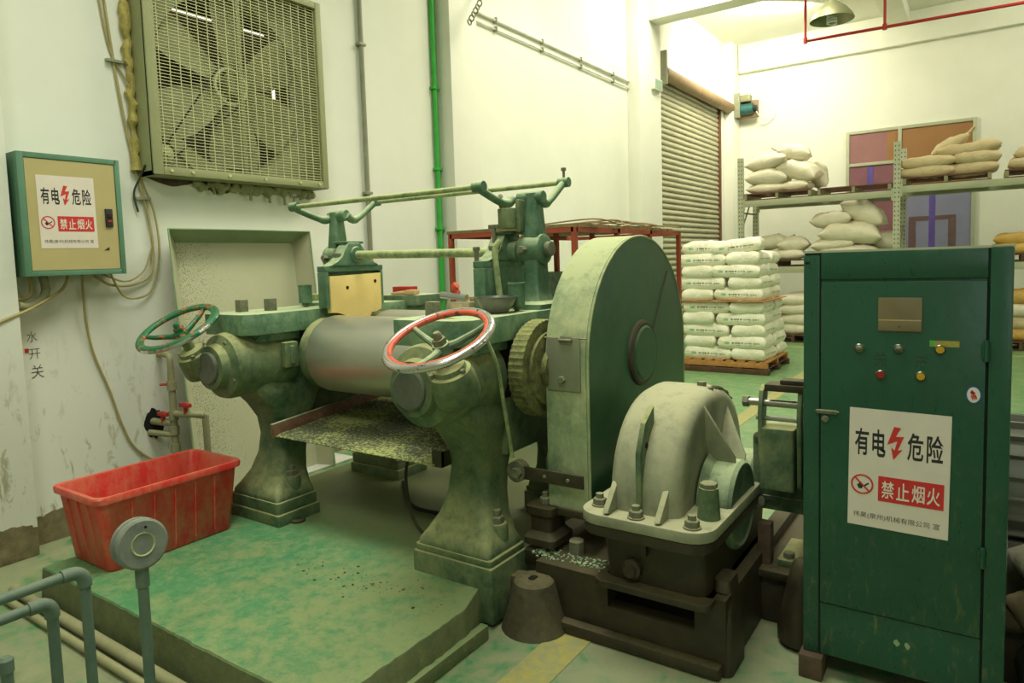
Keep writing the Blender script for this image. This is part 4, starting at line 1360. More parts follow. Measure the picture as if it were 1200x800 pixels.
# worm boxes and handwheels
for (hs, xw, yw, zw, R, tl, lb, mats, ph) in ((hL, -3.535, 2.035, 1.303, .208, .50, 'green handwheel with chipped orange and bare steel edge', ('wheel_green', 'wheel_green', 'wheel_green'), .5),
                                             (hR, -1.72, 2.03, 1.313, .212, .44, 'handwheel with worn chrome edge and chipped red inside', ('wheel_chrome', 'wheel_red', 'cast_dark'), 1.2)):
    n = Vector((0.0 if hs is hR else .05, -math.sin(tl), math.cos(tl))).normalized()
    c = Vector((xw, yw, zw))
    base = c-n*(.30 if hs is hL else .28)
    w = MB()
    w.lathe([(.088, 0), (.095, .02), (.092, .10), (.085, .13), (.07, .135), (.066, .155), (.03, .165), (.026, .26)], base, n, 24)
    w.build('worm_box', 'cast', hs)
    for k in range(3):
        a = k*2.1+.4
        u, v, d = frame_of(n)
        p = base+n*.135+(u*math.cos(a)+v*math.sin(a))*.074
        MB().hexnut(p, n, .011, .014).build('worm_bolt', 'bolt', hs)
    handwheel(lb, c, R, n, mats, 'bolt' if hs is hR else 'wheel_green', ph)
# rolls
for k, (y, nm) in enumerate(((RY, 'front_roll'), (RY+.445, 'back_roll'))):
    r = MB().lathe([(.20, 0), (.217, .004), (RR, .02), (RR, .905), (.217, .921), (.20, .925)], (-3.11, y, RZ), (1, 0, 0), 64)
    ro = r.build(nm, 'roll', mill, smooth=50)
    MB().lathe([(.13, -.03), (.13, 0), (.19, .002), (.208, .02), (.208, .088), (.15, .09), (.15, .11)], (-3.20, y, RZ), (1, 0, 0), 36).build('roll_neck', 'cast', ro)
    MB().lathe([(.15, -.02), (.15, 0), (.205, .002), (.205, .025)], (-2.185, y, RZ), (1, 0, 0), 36).build('roll_neck', 'cast', ro)
    MB().cyl((-1.80, y, RZ), (-1.66, y, RZ), .11, n=24).build('roll_shaft', 'grime', ro)
MB().box(-3.215, -3.175, 2.44, 2.53, 1.05, 1.19).box(-3.2, -3.165, 2.47, 2.50, 1.07, 1.17).build('block_clamp', 'cast', hL, bevel=.006)
# connecting gear between the right housing and the guard, caked with powder
gr = MB()
rs_ = []
for x in (-1.735, -1.66):
    ring = []
    for k in range(96):
        rr = .222+(.005 if k % 2 else 0)
        ring.append(Vector((x, RY+rr*math.cos(2*PI*k/96), RZ+rr*math.sin(2*PI*k/96))))
    rs_.append(ring)
gr.rings(rs_)
gr.build('connecting_gear', 'gear_dust', mill)
MB().lathe([(.17, 0), (.17, .02), (.10, .025), (.10, .05)], (-1.665, RY, RZ), (1, 0, 0), 30).build('gear_hub', 'gear_dust', mill)
# cheek plates that guide the stock, in their green holders
for (x, sx, lab) in ((-3.135, 1, 'left'), (-2.03, -1, 'right')):
    y0, y1 = 2.70, 3.165
    hld = [(y0, 1.36), (y0, 1.60), (y1, 1.60), (y1, 1.36), (y1-.035, 1.36), (y1-.035, 1.565), (y0+.035, 1.565), (y0+.035, 1.36)]
    g = MB()
    for q_ in ((-.05, .02, y0, y0+.025, 1.362, 1.57), (-.05, .02, y1-.02, y1, 1.362, 1.57), (-.05, .02, y0, y1, 1.5705, 1.605), (-.05, -.02, y0+.0255, y1-.0205, 1.362, 1.57)):
        xa_, xb_ = sorted((x+q_[0]*sx, x+q_[1]*sx))
        g.box(xa_, xb_, *q_[2:])
    gh = g.build('guide_holder', 'paint', mill, bevel=.005)
    # curved saddle on top, carrying the shaft boss
    a_ = [(2.73, 1.605), (3.13, 1.605), (3.07, 1.63), (3.03, 1.66), (3.0, 1.71), (2.975, 1.74), (2.885, 1.74), (2.86, 1.71), (2.83, 1.66), (2.79, 1.63)]
    MB().prism(a_, 'x', x-.055*sx, x+.03*sx).build('holder_saddle', 'paint', gh, bevel=.008)
    MB().lathe([(.05, 0), (.055, .01), (.055, .15), (.046, .17), (.03, .172)], (x-.13*sx if sx > 0 else x+.10, 2.94, 1.668 if sx > 0 else 1.65), (sx, 0, 0), 22).build('shaft_boss', 'paint', gh)
    MB().box(x-.10*sx, x+.02*sx, 2.87, 3.01, 1.735, 1.75).build('boss_lid', 'paint', gh, bevel=.004)
    # the yellow board follows both rolls along its lower edge
    q = [(y0+.03, 1.545), (y1-.025, 1.555), (y1-.025, 1.36)]
    for k in range(9):
        y = y1-.03-(k*.01)
        q.append((y, max(1.315, RZ+math.sqrt(max(.235**2-(y-RY-.445)**2, 0)))))
    for k in range(10):
        y = 2.96-k*(2.96-(y0+.03))/9
        q.append((y, RZ+math.sqrt(max(.233**2-(y-RY)**2, 0))))
    pb = MB().prism(q, 'x', x-.012*sx, x+.024*sx).build('cheek_board', 'yellowboard', gh, bevel=.003)
    for (y, z) in ((2.86, 1.475), (3.09, 1.505)):
        MB().cyl((x+.02*sx, y, z), (x+.026*sx, y, z), .011, n=10).build('screw_hole', 'darkhole', gh)
    MB().cyl((x-.02*sx, 2.83, 1.60), (x-.02*sx, 2.83, 1.665), .012, n=10).box(x-.05*sx, x+.01*sx, 2.82, 2.84, 1.66, 1.68).build('thumb_screw', 'bolt', gh, bevel=.003)
MB().cyl((-3.13, 2.94, 1.668), (-2.10, 2.94, 1.648), .024, n=20).build('guide_shaft', 'rodm', mill)
# safety trip frames
for (x, sx, hn) in ((-3.275, -1, 'left'), (-1.845, 1, 'right')):
    st = MB()
    rs = []
    for hw, hy, z in ((.085, .10, 1.36), (.085, .10, 1.385), (.06, .075, 1.40), (.045, .06, 1.45), (.042, .055, 1.60), (.042, .05, 1.72), (.034, .036, 1.88), (.034, .034, 1.93)):
        rs.append(rrect(x, 2.95, hw, hy, .015, z, 4))
    st.rings(rs)
    so = st.build('trip_stand', 'paint', mill, bevel=0)
    MB().lathe([(.06, 0), (.074, .008), (.078, .05), (.074, .13), (.05, .14)], (x-.075, 2.95, 1.655), (1, 0, 0), 28).build('stand_boss', 'paint', so)
    MB().lathe([(.032, 0), (.036, .006), (.036, .03)], (x+.065*sx, 2.95, 1.655), (sx, 0, 0), 20).build('boss_pin', 'bolt', so)
    MB().hexnut((x-.02, 2.87, 1.655), (0, -1, 0), .02, .03).build('set_screw', 'bolt', so)
    MB().lathe([(.030, 0), (.035, .006), (.035, .14), (.030, .146)], (x-.09 if sx > 0 else x-.055, 2.95, 1.91), (1, 0, 0), 24).build('pivot_boss', 'paint', so)
    xa = x-.10*sx
    for (yy, zz, lb_) in ((2.67, 1.955, 'front'), (3.20, 2.0, 'back')):
        s_ = -1 if yy < 2.95 else 1
        xr_ = x-.13 if sx > 0 else x-.04
        xr_ = xr_ if yy < 2.95 else (x+.03 if sx > 0 else x+.09)
        MB().tube(bez([(xr_, 2.95, 1.91), (xr_, 2.95+s_*.07, 1.885), (xr_, yy-s_*.03, zz-.02), (xr_, yy, zz)], 5), [.024]*6+[.019]*10, 12).build('trip_arm', 'paint', so)
        MB().cyl((xr_-.03, yy, zz), (xr_+.03, yy, zz), .026, n=14).build('arm_eye', 'paint', so)
        if (sx < 0) == (yy < 2.95):
            MB().cyl((xr_, yy, zz+.02), (xr_, yy, zz+.065), .007, n=8).cyl((xr_, yy, zz+.06), (xr_, yy, zz+.075), .014, n=8).build('eye_bolt', 'bolt', so)
for (yy, zz, x0, x1) in ((2.67, 1.955, -3.33, -1.96), (3.20, 2.0, -3.20, -1.80)):
    MB().cyl((x0, yy, zz), (x1, yy, zz), .0135, n=12).build('trip_bar', 'rodm', mill)
# limit switch and guide pipe on the right stand
ls = MB().box(-1.985, -1.895, 2.83, 2.93, 1.76, 1.86).build('limit_switch', 'cast', mill, bevel=.006)
MB().box(-1.90, -1.875, 2.86, 2.97, 1.74, 1.90).build('switch_plate', 'cast', ls, bevel=.008)
MB().tube([(-1.975, 2.86, 1.86), (-1.985, 2.84, 1.905), (-1.96, 2.83, 1.92)], .012, 8).build('switch_lever', 'bolt', ls)
MB().tube(bez([(-1.95, 2.80, 1.70), (-1.97, 2.78, 1.66), (-1.965, 2.78, 1.55), (-1.95, 2.78, 1.42)], 6), .016, 10).build('oil_tube', 'rodm', mill)
MB().cyl((-2.03, 2.86, 1.69), (-2.03, 2.86, 1.78), .011, n=10).box(-2.06, -2.00, 2.85, 2.87, 1.765, 1.785).build('thumb_screw', 'bolt', mill, bevel=.003)
MB().cyl((-2.04, 2.72, 1.60), (-2.04, 2.72, 1.66), .012, n=10).hexnut((-2.04, 2.72, 1.655), (0, 0, 1), .018, .02).build('guide_bolt', 'bolt', mill)
# oil cups
for (x, y) in ((-3.42, 2.80), (-1.84, 2.76)):
    oc = MB().lathe([(.036, 0), (.04, .004), (.04, .10), (.042, .102), (.042, .112), (.034, .112), (.034, .1)], (x, y, 1.385), (0, 0, 1), 24).build('oil_cup', 'paint', mill)
    MB().cyl((x, y, 1.355), (x, y, 1.388), .012, n=10).build('cup_stem', 'bolt', oc)
MB().box(-3.60, -3.22, 2.98, 3.10, 1.36, 1.43).build('cap_ledge', 'rodm', capL, bevel=.01)
MB().lathe([(.09, 0), (.09, .02), (.0, .03)], (-3.5, 2.95, 1.36), (0, 0, 1), 20).build('cap_lug', 'paint', capL)
MB().tube(bez([(-1.97, 2.30, 1.37), (-1.80, 2.36, 1.33), (-1.735, 2.42, 1.18), (-1.735, 2.48, .95), (-1.735, 2.53, .72)], 8), .009, 7).build('hose', 'rodm', mill)
# back-roll guide block with a small shelf
MB().box(-3.42, -3.10, 3.45, 3.72, 1.325, 1.395).build('rear_block', 'cast_dark', mill, bevel=.008)
# front block seen through the right handwheel
# stock pan under the rolls
pan = MB()
pan.rings([[Vector((x, y, z+dz)) for x, z in ((-3.255, .665), (-2.09, .665))] + [Vector((x, y, z+dz-.004)) for x, z in ((-2.09, .665), (-3.255, .665))] for y, dz in ((2.40, 0), (2.44, .01), (3.55, .10))])
po = pan.build('stock_pan', 'tray', mill)
MB().box(-3.275, -3.25, 2.39, 3.55, .655, .735, mat=Matrix.Translation((0, 2.4, .66)) @ Matrix.Rotation(.08, 4, 'X') @ Matrix.Translation((0, -2.4, -.66))).build('pan_side', 'rustred', po, bevel=.004)
MB().box(-2.11, -2.05, 2.41, 2.43, .655, .73).box(-2.055, -2.05, 2.41, 3.3, .655, .73).build('pan_side', 'grime', po, bevel=.003)
MB().box(-3.2, -2.15, 2.95, 3.0, .60, .70).build('pan_bearer', 'grime', po)
MB().tube(bez([(-2.62, 2.85, .64), (-2.60, 2.75, .45), (-2.52, 2.70, .25), (-2.35, 2.62, .19), (-2.2, 2.55, .185)], 8), .009, 7).build('grease_line', 'grime', po)

# ================================================================== gear guard
gg = thing('gear_guard', 'big round-topped green sheet metal gear guard with a dusty rim', 'guard', (-1.52, 3.26, .42))
GX0, GX1, GYC, GZC, GR = -1.635, -1.42, 3.262, 1.12, .588


def arch(r, z0, n=40):
    q = [(GYC-r, z0)]
    for k in range(n+1):
        a = PI-PI*k/n
        q.append((GYC+r*math.cos(a), GZC+r*math.sin(a)))
    q.append((GYC+r, z0))
    return q


rim = MB()
a1, a2 = arch(GR, .46), arch(GR-.012, .46)
rim.rings([[Vector((GX0, y, z)) for y, z in a1], [Vector((GX1-.012, y, z)) for y, z in a1]])
gro = rim.build('rim', 'guard_rim', gg, smooth=30)
MB().prism(arch(GR-.006, .46), 'x', GX1-.012, GX1).build('face_sheet', 'guard_face', gg, bevel=.006, smooth=30)
bead = MB()
bead.tube([Vector((GX1-.004, y, z)) for y, z in arch(GR-.004, .47)], .007, 6)
bead.build('edge_bead', 'guard_rim', gg)
MB().torus((GX1, GYC-.01, GZC), (1, 0, 0), .145, .022, 44, 10).build('hub_ring', 'grime', gg)
MB().lathe([(.145, 0), (.145, .02), (.128, .034), (0, .036)], (GX1-.005, GYC-.01, GZC), (1, 0, 0), 40).build('hub_cover', 'guard_face', gg)
MB().box(GX1, GX1+.004, -.004, .004, 0, .37, mat=Matrix.Translation((0, GYC+.13, GZC+.10)) @ Matrix.Rotation(-.62, 4, 'X')).build('weld_seam', 'grime', gg)
MB().box(GX0+.012, GX1-.035, GYC-GR-.008, GYC-GR+.002, 1.015, 1.25).build('inspection_hatch', 'hatch', gg, bevel=.003)
hg = MB().box(-1.55, -1.495, GYC-GR-.012, GYC-GR-.004, 1.225, 1.262).build('hinge', 'hatch', gg, bevel=.003)
MB().cyl((-1.555, GYC-GR-.014, 1.243), (-1.49, GYC-GR-.014, 1.243), .007, n=8).build('hinge_pin', 'bolt', hg)
MB().hexnut((-1.545, GYC-GR-.008, 1.065), (0, -1, 0), .018, .016).build('hatch_bolt', 'bolt', gg)
MB().tube([(GX0, GYC-GR-.003, 1.252), (GX1, GYC-GR-.003, 1.252)], .004, 5).build('rim_seam', 'rustred', gg)
MB().box(-1.80, -1.425, 2.615, 2.627, .595, .655).build('stay_strap', 'grime', gg, bevel=.003)
MB().hexnut((-1.765, 2.615, .625), (0, -1, 0), .028, .03).lathe([(.05, 0), (.05, .05)], (-1.775, 2.66, .625), (0, -1, 0), 20).build('strap_bolt', 'bolt', gg)
for x in (-1.62, -1.5):
    MB().hexnut((x, 2.615, .625), (0, -1, 0), .009, .006).build('strap_rivet', 'bolt', gg)
MB().box(GX0-.02, GX1+.01, GYC-GR-.015, GYC+GR+.01, .44, .475).build('base_flange', 'grime', gg, bevel=.005)
sp = MB()
sp.rings([rrect(-1.66, 2.70, .085, .10, .03, z) for z in (.30, .33)]+[rrect(-1.66, 2.70, .06, .075, .03, .36), rrect(-1.66, 2.70, .06, .075, .03, .42), rrect(-1.66, 2.70, .075, .09, .03, .44), rrect(-1.66, 2.70, .075, .09, .03, .475)])
sp.build('support_foot', 'grime', gg)
MB().hexnut((-1.66, 2.68, .477), (0, 0, 1), .026, .03).cyl((-1.66, 2.68, .5), (-1.66, 2.68, .53), .015, n=10).build('foot_nut', 'bolt', gg)
MB().lathe([(.10, 0), (.10, .05), (.06, .09)], (-1.70, 2.86, .63), (1, 0, 0), 24).build('pinion_boss', 'cast_dark', gg)

# ================================================================== cast base frame
bf = thing('base_frame', 'low grimy cast iron base frame under the gearbox and gear guard', 'base', (-1.2, 3.0, 0))
wall_ = MB()
fy0, fy1 = 2.52, 2.60
for (x0, x1, z0, z1) in ((-1.62, -1.27, 0, .27), (-.90, -.78, 0, .30), (-1.27, -.90, 0, .15), (-1.27, -.90, .255, .30)):
    wall_.box(x0, x1, fy0, fy1, z0, z1)
wall_.build('front_wall', 'grime', bf)
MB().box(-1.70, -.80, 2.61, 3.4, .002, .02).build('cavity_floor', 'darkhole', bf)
MB().box(-1.60, -.79, 2.47, 2.53, 0, .055).build('toe_rib', 'grime', bf, bevel=.02)
MB().box(-1.74, -1.24, 2.60, 3.9, .20, .2705).build('deck', 'grime', bf, bevel=.012)
MB().box(-.86, -.78, 2.56, 3.9, 0, .30).build('side_wall', 'grime', bf, bevel=.012)
MB().box(-.80, .9, 3.02, 3.85, 0, .22).build('motor_bed', 'grime', bf, bevel=.03)
MB().box(-.80, .9, 2.98, 3.85, .215, .25).build('motor_bed_top', 'grime', bf, bevel=.012)
MB().rings([rrect(-.80, 2.62, .04, .10, .03, 0), rrect(-.80, 2.62, .035, .09, .03, .2), rrect(-.82, 2.66, .03, .06, .02, .34)]).build('corner_lug', 'grime', bf)
lump = MB()
lump.lathe([(.15, 0), (.135, .04), (.115, .10), (.10, .17), (.088, .205), (.07, .218), (.018, .22), (.018, .20)], (-1.60, 2.47, 0), (0, 0, 1), 26, False, True)
MB().box(-1.74, -1.60, 2.47, 2.56, 0, .20).build('front_wall', 'grime_dusty', bf, bevel=.03)
lo = lump.build('anchor_foot', 'grime_dusty', bf)
MB().cyl((-1.60, 2.455, .212), (-1.60, 2.455, .2215), .017, n=12).build('anchor_hole', 'darkhole', lo)
MB().lathe([(.035, 0), (.035, .06), (.03, .065)], (-1.50, 2.68, .27), (0, 0, 1), 8).build('stud', 'bolt', bf)
rng = random.Random(21)
ch_ = MB()
for k in range(190):
    x = -1.68+rng.random()*.42
    y = 2.55+rng.random()*.10+(.03*rng.random())
    r_ = .002+rng.random()*.005
    ch_.box(-r_, r_, -r_*.7, r_*.7, 0, r_, mat=Matrix.Translation((x, y, .271)) @ Matrix.Rotation(rng.random()*3, 4, 'Z') @ Matrix.Rotation(rng.random()-.5, 4, 'X'))
co = ch_.build('rubber_crumbs', 'mint', None)
recenter(co)
tag(co, 'pale green crumbs scattered on the base frame left of the gearbox', 'crumbs', kind='stuff')

# ================================================================== gear reducer
gb = thing('gear_reducer', 'heavy dust-covered gear reducer with a domed upper half and bolted flange', 'gearbox', (-1.05, 2.95, .27))
DX0, DX1, DYC, DZ, DR = -1.235, -.965, 2.93, .585, .445


def dome_ring(x, r, n=26, zf=DZ):
    q = []
    for k in range(n+1):
        a = PI-PI*k/n
        cx_, sx_ = math.cos(a), math.sin(a)
        q.append(Vector((x, DYC+r*math.copysign(abs(cx_)**.86, cx_), zf+r*1.0*max(sx_, 0.0)**.86)))
    return q


dm = MB()
dm.rings([dome_ring(DX0-.012, DR-.05), dome_ring(DX0, DR-.018), dome_ring(DX0+.03, DR), dome_ring(DX1-.05, DR), dome_ring(DX1-.015, DR-.008), dome_ring(DX1+.012, DR-.03), dome_ring(DX1+.018, DR-.06), dome_ring(DX1+.012, DR-.12)])
dmo = dm.build('upper_half', 'dome', gb, smooth=40)
for (y, r, x1) in ((2.885, .185, -.815), (3.24, .14, -.84)):
    MB().lathe([(r+.03, 0), (r, .03), (r, .115), (r-.012, .13), (r-.02, .131), (r-.03, .125), (r-.035, .125), (0, .125)], (x1-.13, y, DZ-.03), (1, 0, 0), 36).build('bearing_boss', 'cast_dark', gb)
for ang, r1 in ((1.80, .415), (1.02, .41)):
    e = Vector((0, math.cos(ang), math.sin(ang)))
    t_ = Vector((0, -math.sin(ang), math.cos(ang)))*.007
    c_ = Vector((0, 2.90, DZ-.02))
    rb_ = [c_+Vector((DX1-.02, 0, 0))+e*.16, c_+Vector((DX1-.02, 0, 0))+e*r1, c_+Vector((DX1+.012, 0, 0))+e*(r1+.012), c_+Vector((-.838, 0, 0))+e*.20, c_+Vector((-.838, 0, 0))+e*.16]
    MB().rings([[p-t_ for p in rb_], [p+t_ for p in rb_]]).build('stiffening_rib', 'dome', gb, bevel=.003)
# lifting fin on the front of the dome
fin = [(2.515, .60), (2.475, .60), (2.475, .83), (2.53, .945), (2.62, 1.0), (2.62, .93)]
MB().prism([(y, z) for y, z in fin], 'x', -1.115, -1.093).build('lifting_fin', 'cast', gb, bevel=.004)
MB().cyl((-1.118, 2.535, .855), (-1.09, 2.535, .855), .012, n=10).build('fin_hole', 'darkhole', gb)
# flange between the halves
fl = MB()
fl.rings([rrect(-1.075, 2.93, .275, .535, .10, z, 6) for z in (.545, .59)])
fl.build('split_flange', 'dome', gb, bevel=.008)
fl = MB()
fl.rings([rrect(-1.075, 2.93, .27, .53, .10, z, 6) for z in (.50, .543)])
fl.build('lower_flange', 'grime', gb, bevel=.008)
for (x, y) in ((-1.285, 2.50), (-1.10, 2.44), (-.88, 2.45), (-1.285, 2.75), (-1.29, 3.1)):
    nb = MB().lathe([(.034, 0), (.034, .006)], (x, y, .59), (0, 0, 1), 18).hexnut((x, y, .596), (0, 0, 1), .028, .026)
    nb.cyl((x, y, .62), (x, y, .64), .016, n=12)
    nb.build('flange_bolt', 'bolt', gb)
bb = MB().lathe([(.044, 0), (.038, .10), (.036, .12)], (-.86, 2.58, .59), (0, 0, 1), 18).build('boss_post', 'cast', gb)
MB().hexnut((-.86, 2.58, .71), (0, 0, 1), .034, .02).build('boss_nut', 'bolt', gb)
for x in (-1.215, -1.0):
    MB().prism([(2.42, .592), (2.40, .60), (2.50, .70), (2.53, .70), (2.53, .592)], 'x', x-.012, x+.012).build('flange_rib', 'dome', gb, bevel=.004)
lb_ = MB()
lb_.rings([rrect(-1.06, 2.93, .21, .43, .05, .27), rrect(-1.06, 2.93, .21, .43, .05, .34), rrect(-1.06, 2.93, .215, .45, .05, .50)])
lb_.build('lower_half', 'grime', gb)
MB().rings([rrect(-1.06, 2.93, .24, .49, .04, z) for z in (.272, .30)]).build('foot_flange', 'grime', gb, bevel=.008)
MB().lathe([(.04, 0), (.04, .03), (.025, .035), (.025, .05)], (-1.14, 2.50, .36), (0, -1, 0), 20).build('drain_plug', 'grime', gb)
MB().box(-1.10, -1.07, 2.46, 2.5, .43, .50).build('flange_lug', 'grime', gb, bevel=.006)
MB().cyl((-1.02, 2.98, 1.02), (-1.02, 2.98, 1.045), .02, n=10).build('breather', 'bolt', gb)
crm = MB()
rng = random.Random(4)
for k in range(34):
    a_ = math.radians(88-k*1.7)
    r_ = DR-.012
    crm.ball((DX1-.02+.012*math.sin(k*2.1), DYC+r_*math.cos(a_)**.86, DZ+r_*math.sin(a_)**.86), .008+.007*rng.random(), 1.3, 1, .8, 8)
crm.build('dirt_crust', 'grime', gb, kind='stuff')
MB().cyl((-.84, 3.22, DZ-.03), (-.60, 3.22, DZ-.03), .05, n=20).build('input_shaft', 'steel', gb)

# ================================================================== drum brake and motor behind the cabinet
bk = thing('drum_brake', 'dark green drum brake with two upright arms between gearbox and cabinet', 'brake', (-.66, 3.22, .25))
bp_ = MB()
q = [(-.835, .50), (-.80, .475), (-.50, .475), (-.47, .50), (-.47, .80), (-.52, .86), (-.78, .86), (-.835, .79)]
bp_.prism([(x, z) for x, z in q], 'y', 3.10, 3.16)
bp_.build('back_plate', 'cast_dark', bk, bevel=.008)
MB().prism([(-.79, .52), (-.52, .52), (-.52, .54), (-.79, .54)], 'y', 3.09, 3.10).build('plate_lip', 'cast_dark', bk)
for (x, z) in ((-.805, .80), (-.80, .51), (-.51, .81), (-.51, .50)):
    MB().lathe([(.022, 0), (.022, .02), (.012, .025)], (x, 3.10, z), (0, -1, 0), 14).build('plate_bolt', 'bolt', bk)
MB().rings([rrect(-.71, 3.04, .07, .05, .012, z) for z in (.60, .625, .84, .865)]).build('coil_cover', 'cast', bk, bevel=.006)
for x in (-.775, -.62, -.565):
    arm = [(3.00, .62), (3.06, .62), (3.06, .90), (3.09, 1.0), (3.06, 1.04), (3.01, 1.02), (2.985, .93)]
    MB().prism(arm, 'x', x-.009, x+.009).build('brake_arm', 'cast', bk, bevel=.004)
MB().cyl((-.83, 3.03, .965), (-.48, 3.03, .965), .016, n=12).build('spring_rod', 'steel', bk)
MB().hexnut((-.83, 3.03, .965), (-1, 0, 0), .025, .025).build('rod_nut', 'bolt', bk)
MB().lathe([(.03, 0), (.03, .03)], (-.55, 3.03, .965), (1, 0, 0), 14).build('rod_nut', 'bolt', bk)
MB().cyl((-.80, 3.03, .90), (-.55, 3.03, .90), .011, n=10).build('spring_rod', 'steel', bk)
MB().box(-.76, -.58, 3.0, 3.1, 1.02, 1.05).box(-.70, -.60, 3.01, 3.08, 1.05, 1.07).build('top_yoke', 'grime', bk, bevel=.006)
MB().lathe([(.16, 0), (.16, .16)], (-.70, 3.33, .60), (1, 0, 0), 36).build('brake_drum', 'grime', bk)
MB().box(-.72, -.50, 3.05, 3.32, .25, .28).build('foot_plate', 'cast', bk, bevel=.004)
MB().box(-.62, -.52, 3.1, 3.25, .28, .50).build('pedestal', 'cast_dark', bk, bevel=.01)
MB().hexnut((-.68, 3.09, .28), (0, 0, 1), .024, .025).build('foot_nut', 'bolt', bk)
wb = MB().box(-.80, -.745, 3.04, 3.10, .251, .43, mat=None)
solo(wb, 'wooden_wedge', 'woodblock', 'brown wooden wedge standing under the brake', 'block', bevel=.006)
mo = thing('electric_motor', 'grey finned electric motor mostly hidden behind the control cabinet', 'motor', (.25, 3.42, .25))
MB().lathe([(.19, 0), (.24, .03), (.24, .62), (.20, .65)], (-.30, 3.42, .655), (1, 0, 0), 40).build('motor_body', 'motorgrey', mo)
MB().lathe([(.245, 0), (.25, .02), (.25, .14), (.20, .2)], (.36, 3.42, .655), (1, 0, 0), 40).build('fan_cowl', 'motorgrey', mo)
for k in range(20):
    a = 2*PI*k/20
    MB().box(-.26, .30, -.004, .004, .238, .268, mat=Matrix.Translation((0, 3.42, .655)) @ Matrix.Rotation(a, 4, 'X')).build('cooling_fin', 'motorgrey', mo)
for y in (3.25, 3.59):
    MB().box(-.24, .28, y-.04, y+.04, .252, .47).build('motor_foot', 'motorgrey', mo, bevel=.01)
MB().cyl((-.48, 3.42, .655), (-.30, 3.42, .655), .05, n=18).build('motor_shaft', 'steel', mo)

# ================================================================== control cabinet
cb = thing('control_cabinet', 'glossy dark green control cabinet with warning sheet and push buttons', 'cabinet', (-.235, 2.9, .09))
CX0, CX1, CY, CYB, CZ0, CZ1 = -.548, .072, 2.72, 3.05, .092, 1.598
sh = MB()
sh.box(CX0, CX1, CY+.004, CYB, CZ0, CZ1-.004)
sh.build('shell', 'cabinet', cb, bevel=.008)
MB().box(CX0, CX0+.055, CY-.004, CY+.006, CZ0, CZ1-.012).build('left_post', 'cabinet', cb, bevel=.005)
MB().box(.010, CX1, CY-.012, CY+.006, CZ0, CZ1).build('right_post', 'cabinet', cb, bevel=.012)
MB().box(CX0+.058, .006, CY-.006, CY+.006, 1.498, CZ1-.004).build('top_rail', 'cabinet', cb, bevel=.008)
MB().box(CX0+.058, .006, CY-.001, CY+.006, CZ0, .292).build('kick_panel', 'cabinet', cb, bevel=.004)
MB().box(CX0-.002, CX1+.002, CY-.004, CYB+.004, CZ1-.004, CZ1+.004).build('top_sheet', 'rackgrey', cb)
dr = MB()
dr.box(CX0+.060, .004, CY-.010, CY+.004, .297, 1.490)
do = dr.build('door', 'cabinet', cb, bevel=.004)
MB().box(CX0+.055, CX0+.0585, CY-.006, CY+.004, .1, 1.59).build('door_gap', 'darkhole', cb)
MB().box(.0045, .0095, CY-.004, CY+.004, .1, 1.59).build('door_gap', 'darkhole', cb)
FY = CY-.010
mm = MB().box(-.305, -.174, FY-.004, FY+.001, 1.318, 1.434).build('meter_window', 'meter', cb, bevel=.003)
MB().box(-.303, -.176, FY-.006, FY-.0035, 1.320, 1.356).build('meter_base', 'meter', mm, bevel=.002)
MB().box(-.303, -.176, FY-.0065, FY-.0035, 1.3555, 1.3585).build('meter_line', 'boxtan', mm)
MB().cyl((-.240, FY-.006, 1.335), (-.240, FY-.0075, 1.335), .0025, n=8).build('meter_screw', 'ink', mm)


def button(x, z, cap, lb_, dome=False):
    b = MB().lathe([(.0165, 0), (.0165, .006), (.0135, .010), (.012, .008), (.0, .008)], (x, FY, z), (0, -1, 0), 24).build('push_button', 'steel', cb)
    b['label'] = lb_
    if dome:
        MB().lathe([(.0115, .007), (.0095, .013), (.005, .017), (0, .018)], (x, FY, z), (0, -1, 0), 18).build('button_cap', cap, b)
    else:
        MB().lathe([(.012, .007), (.012, .012), (0, .0125)], (x, FY, z), (0, -1, 0), 22).build('button_cap', cap, b)


button(-.362, 1.256, 'bolt', 'grey lamp on the left', True)
button(-.241, 1.259, 'bolt', 'grey lamp in the middle', True)
button(-.121, 1.262, 'yellowcap', 'yellow button under the paper strip')
button(-.295, 1.166, 'redcap', 'red stop button')
button(-.175, 1.169, 'yellowcap', 'yellow start button')
MB().box(-.152, -.068, FY-.0012, FY+.001, 1.271, 1.291).build('paper_strip', 'sticker', cb)
MB().box(-.151, -.137, FY-.0016, FY-.0011, 1.275, 1.290).build('strip_mark', 'greenpipe', cb)
cab_T = plane_T((0, FY-.0006, 0), (1, 0, 0), (0, 0, 1))
lettering('marker_writing', [('关', -.317, -.277, 1.196, 1.246, -.016), ('开', -.193, -.158, 1.196, 1.234, -.016)], 'ink', cb, cab_T)
st = flat([(-.027+.021*math.cos(2*PI*k/28), 1.117+.0285*math.sin(2*PI*k/28)) for k in range(28)], cab_T).build('oval_sticker', 'stickerblue', cb)
T2 = cab_T @ Matrix.Translation((0, 0, .0008))
flat([(-.027+.018*math.cos(2*PI*k/28), 1.117+.0255*math.sin(2*PI*k/28)) for k in range(28)], T2).build('sticker_field', 'white', st)
T3 = T2 @ Matrix.Translation((0, 0, .0008))
em = MB()
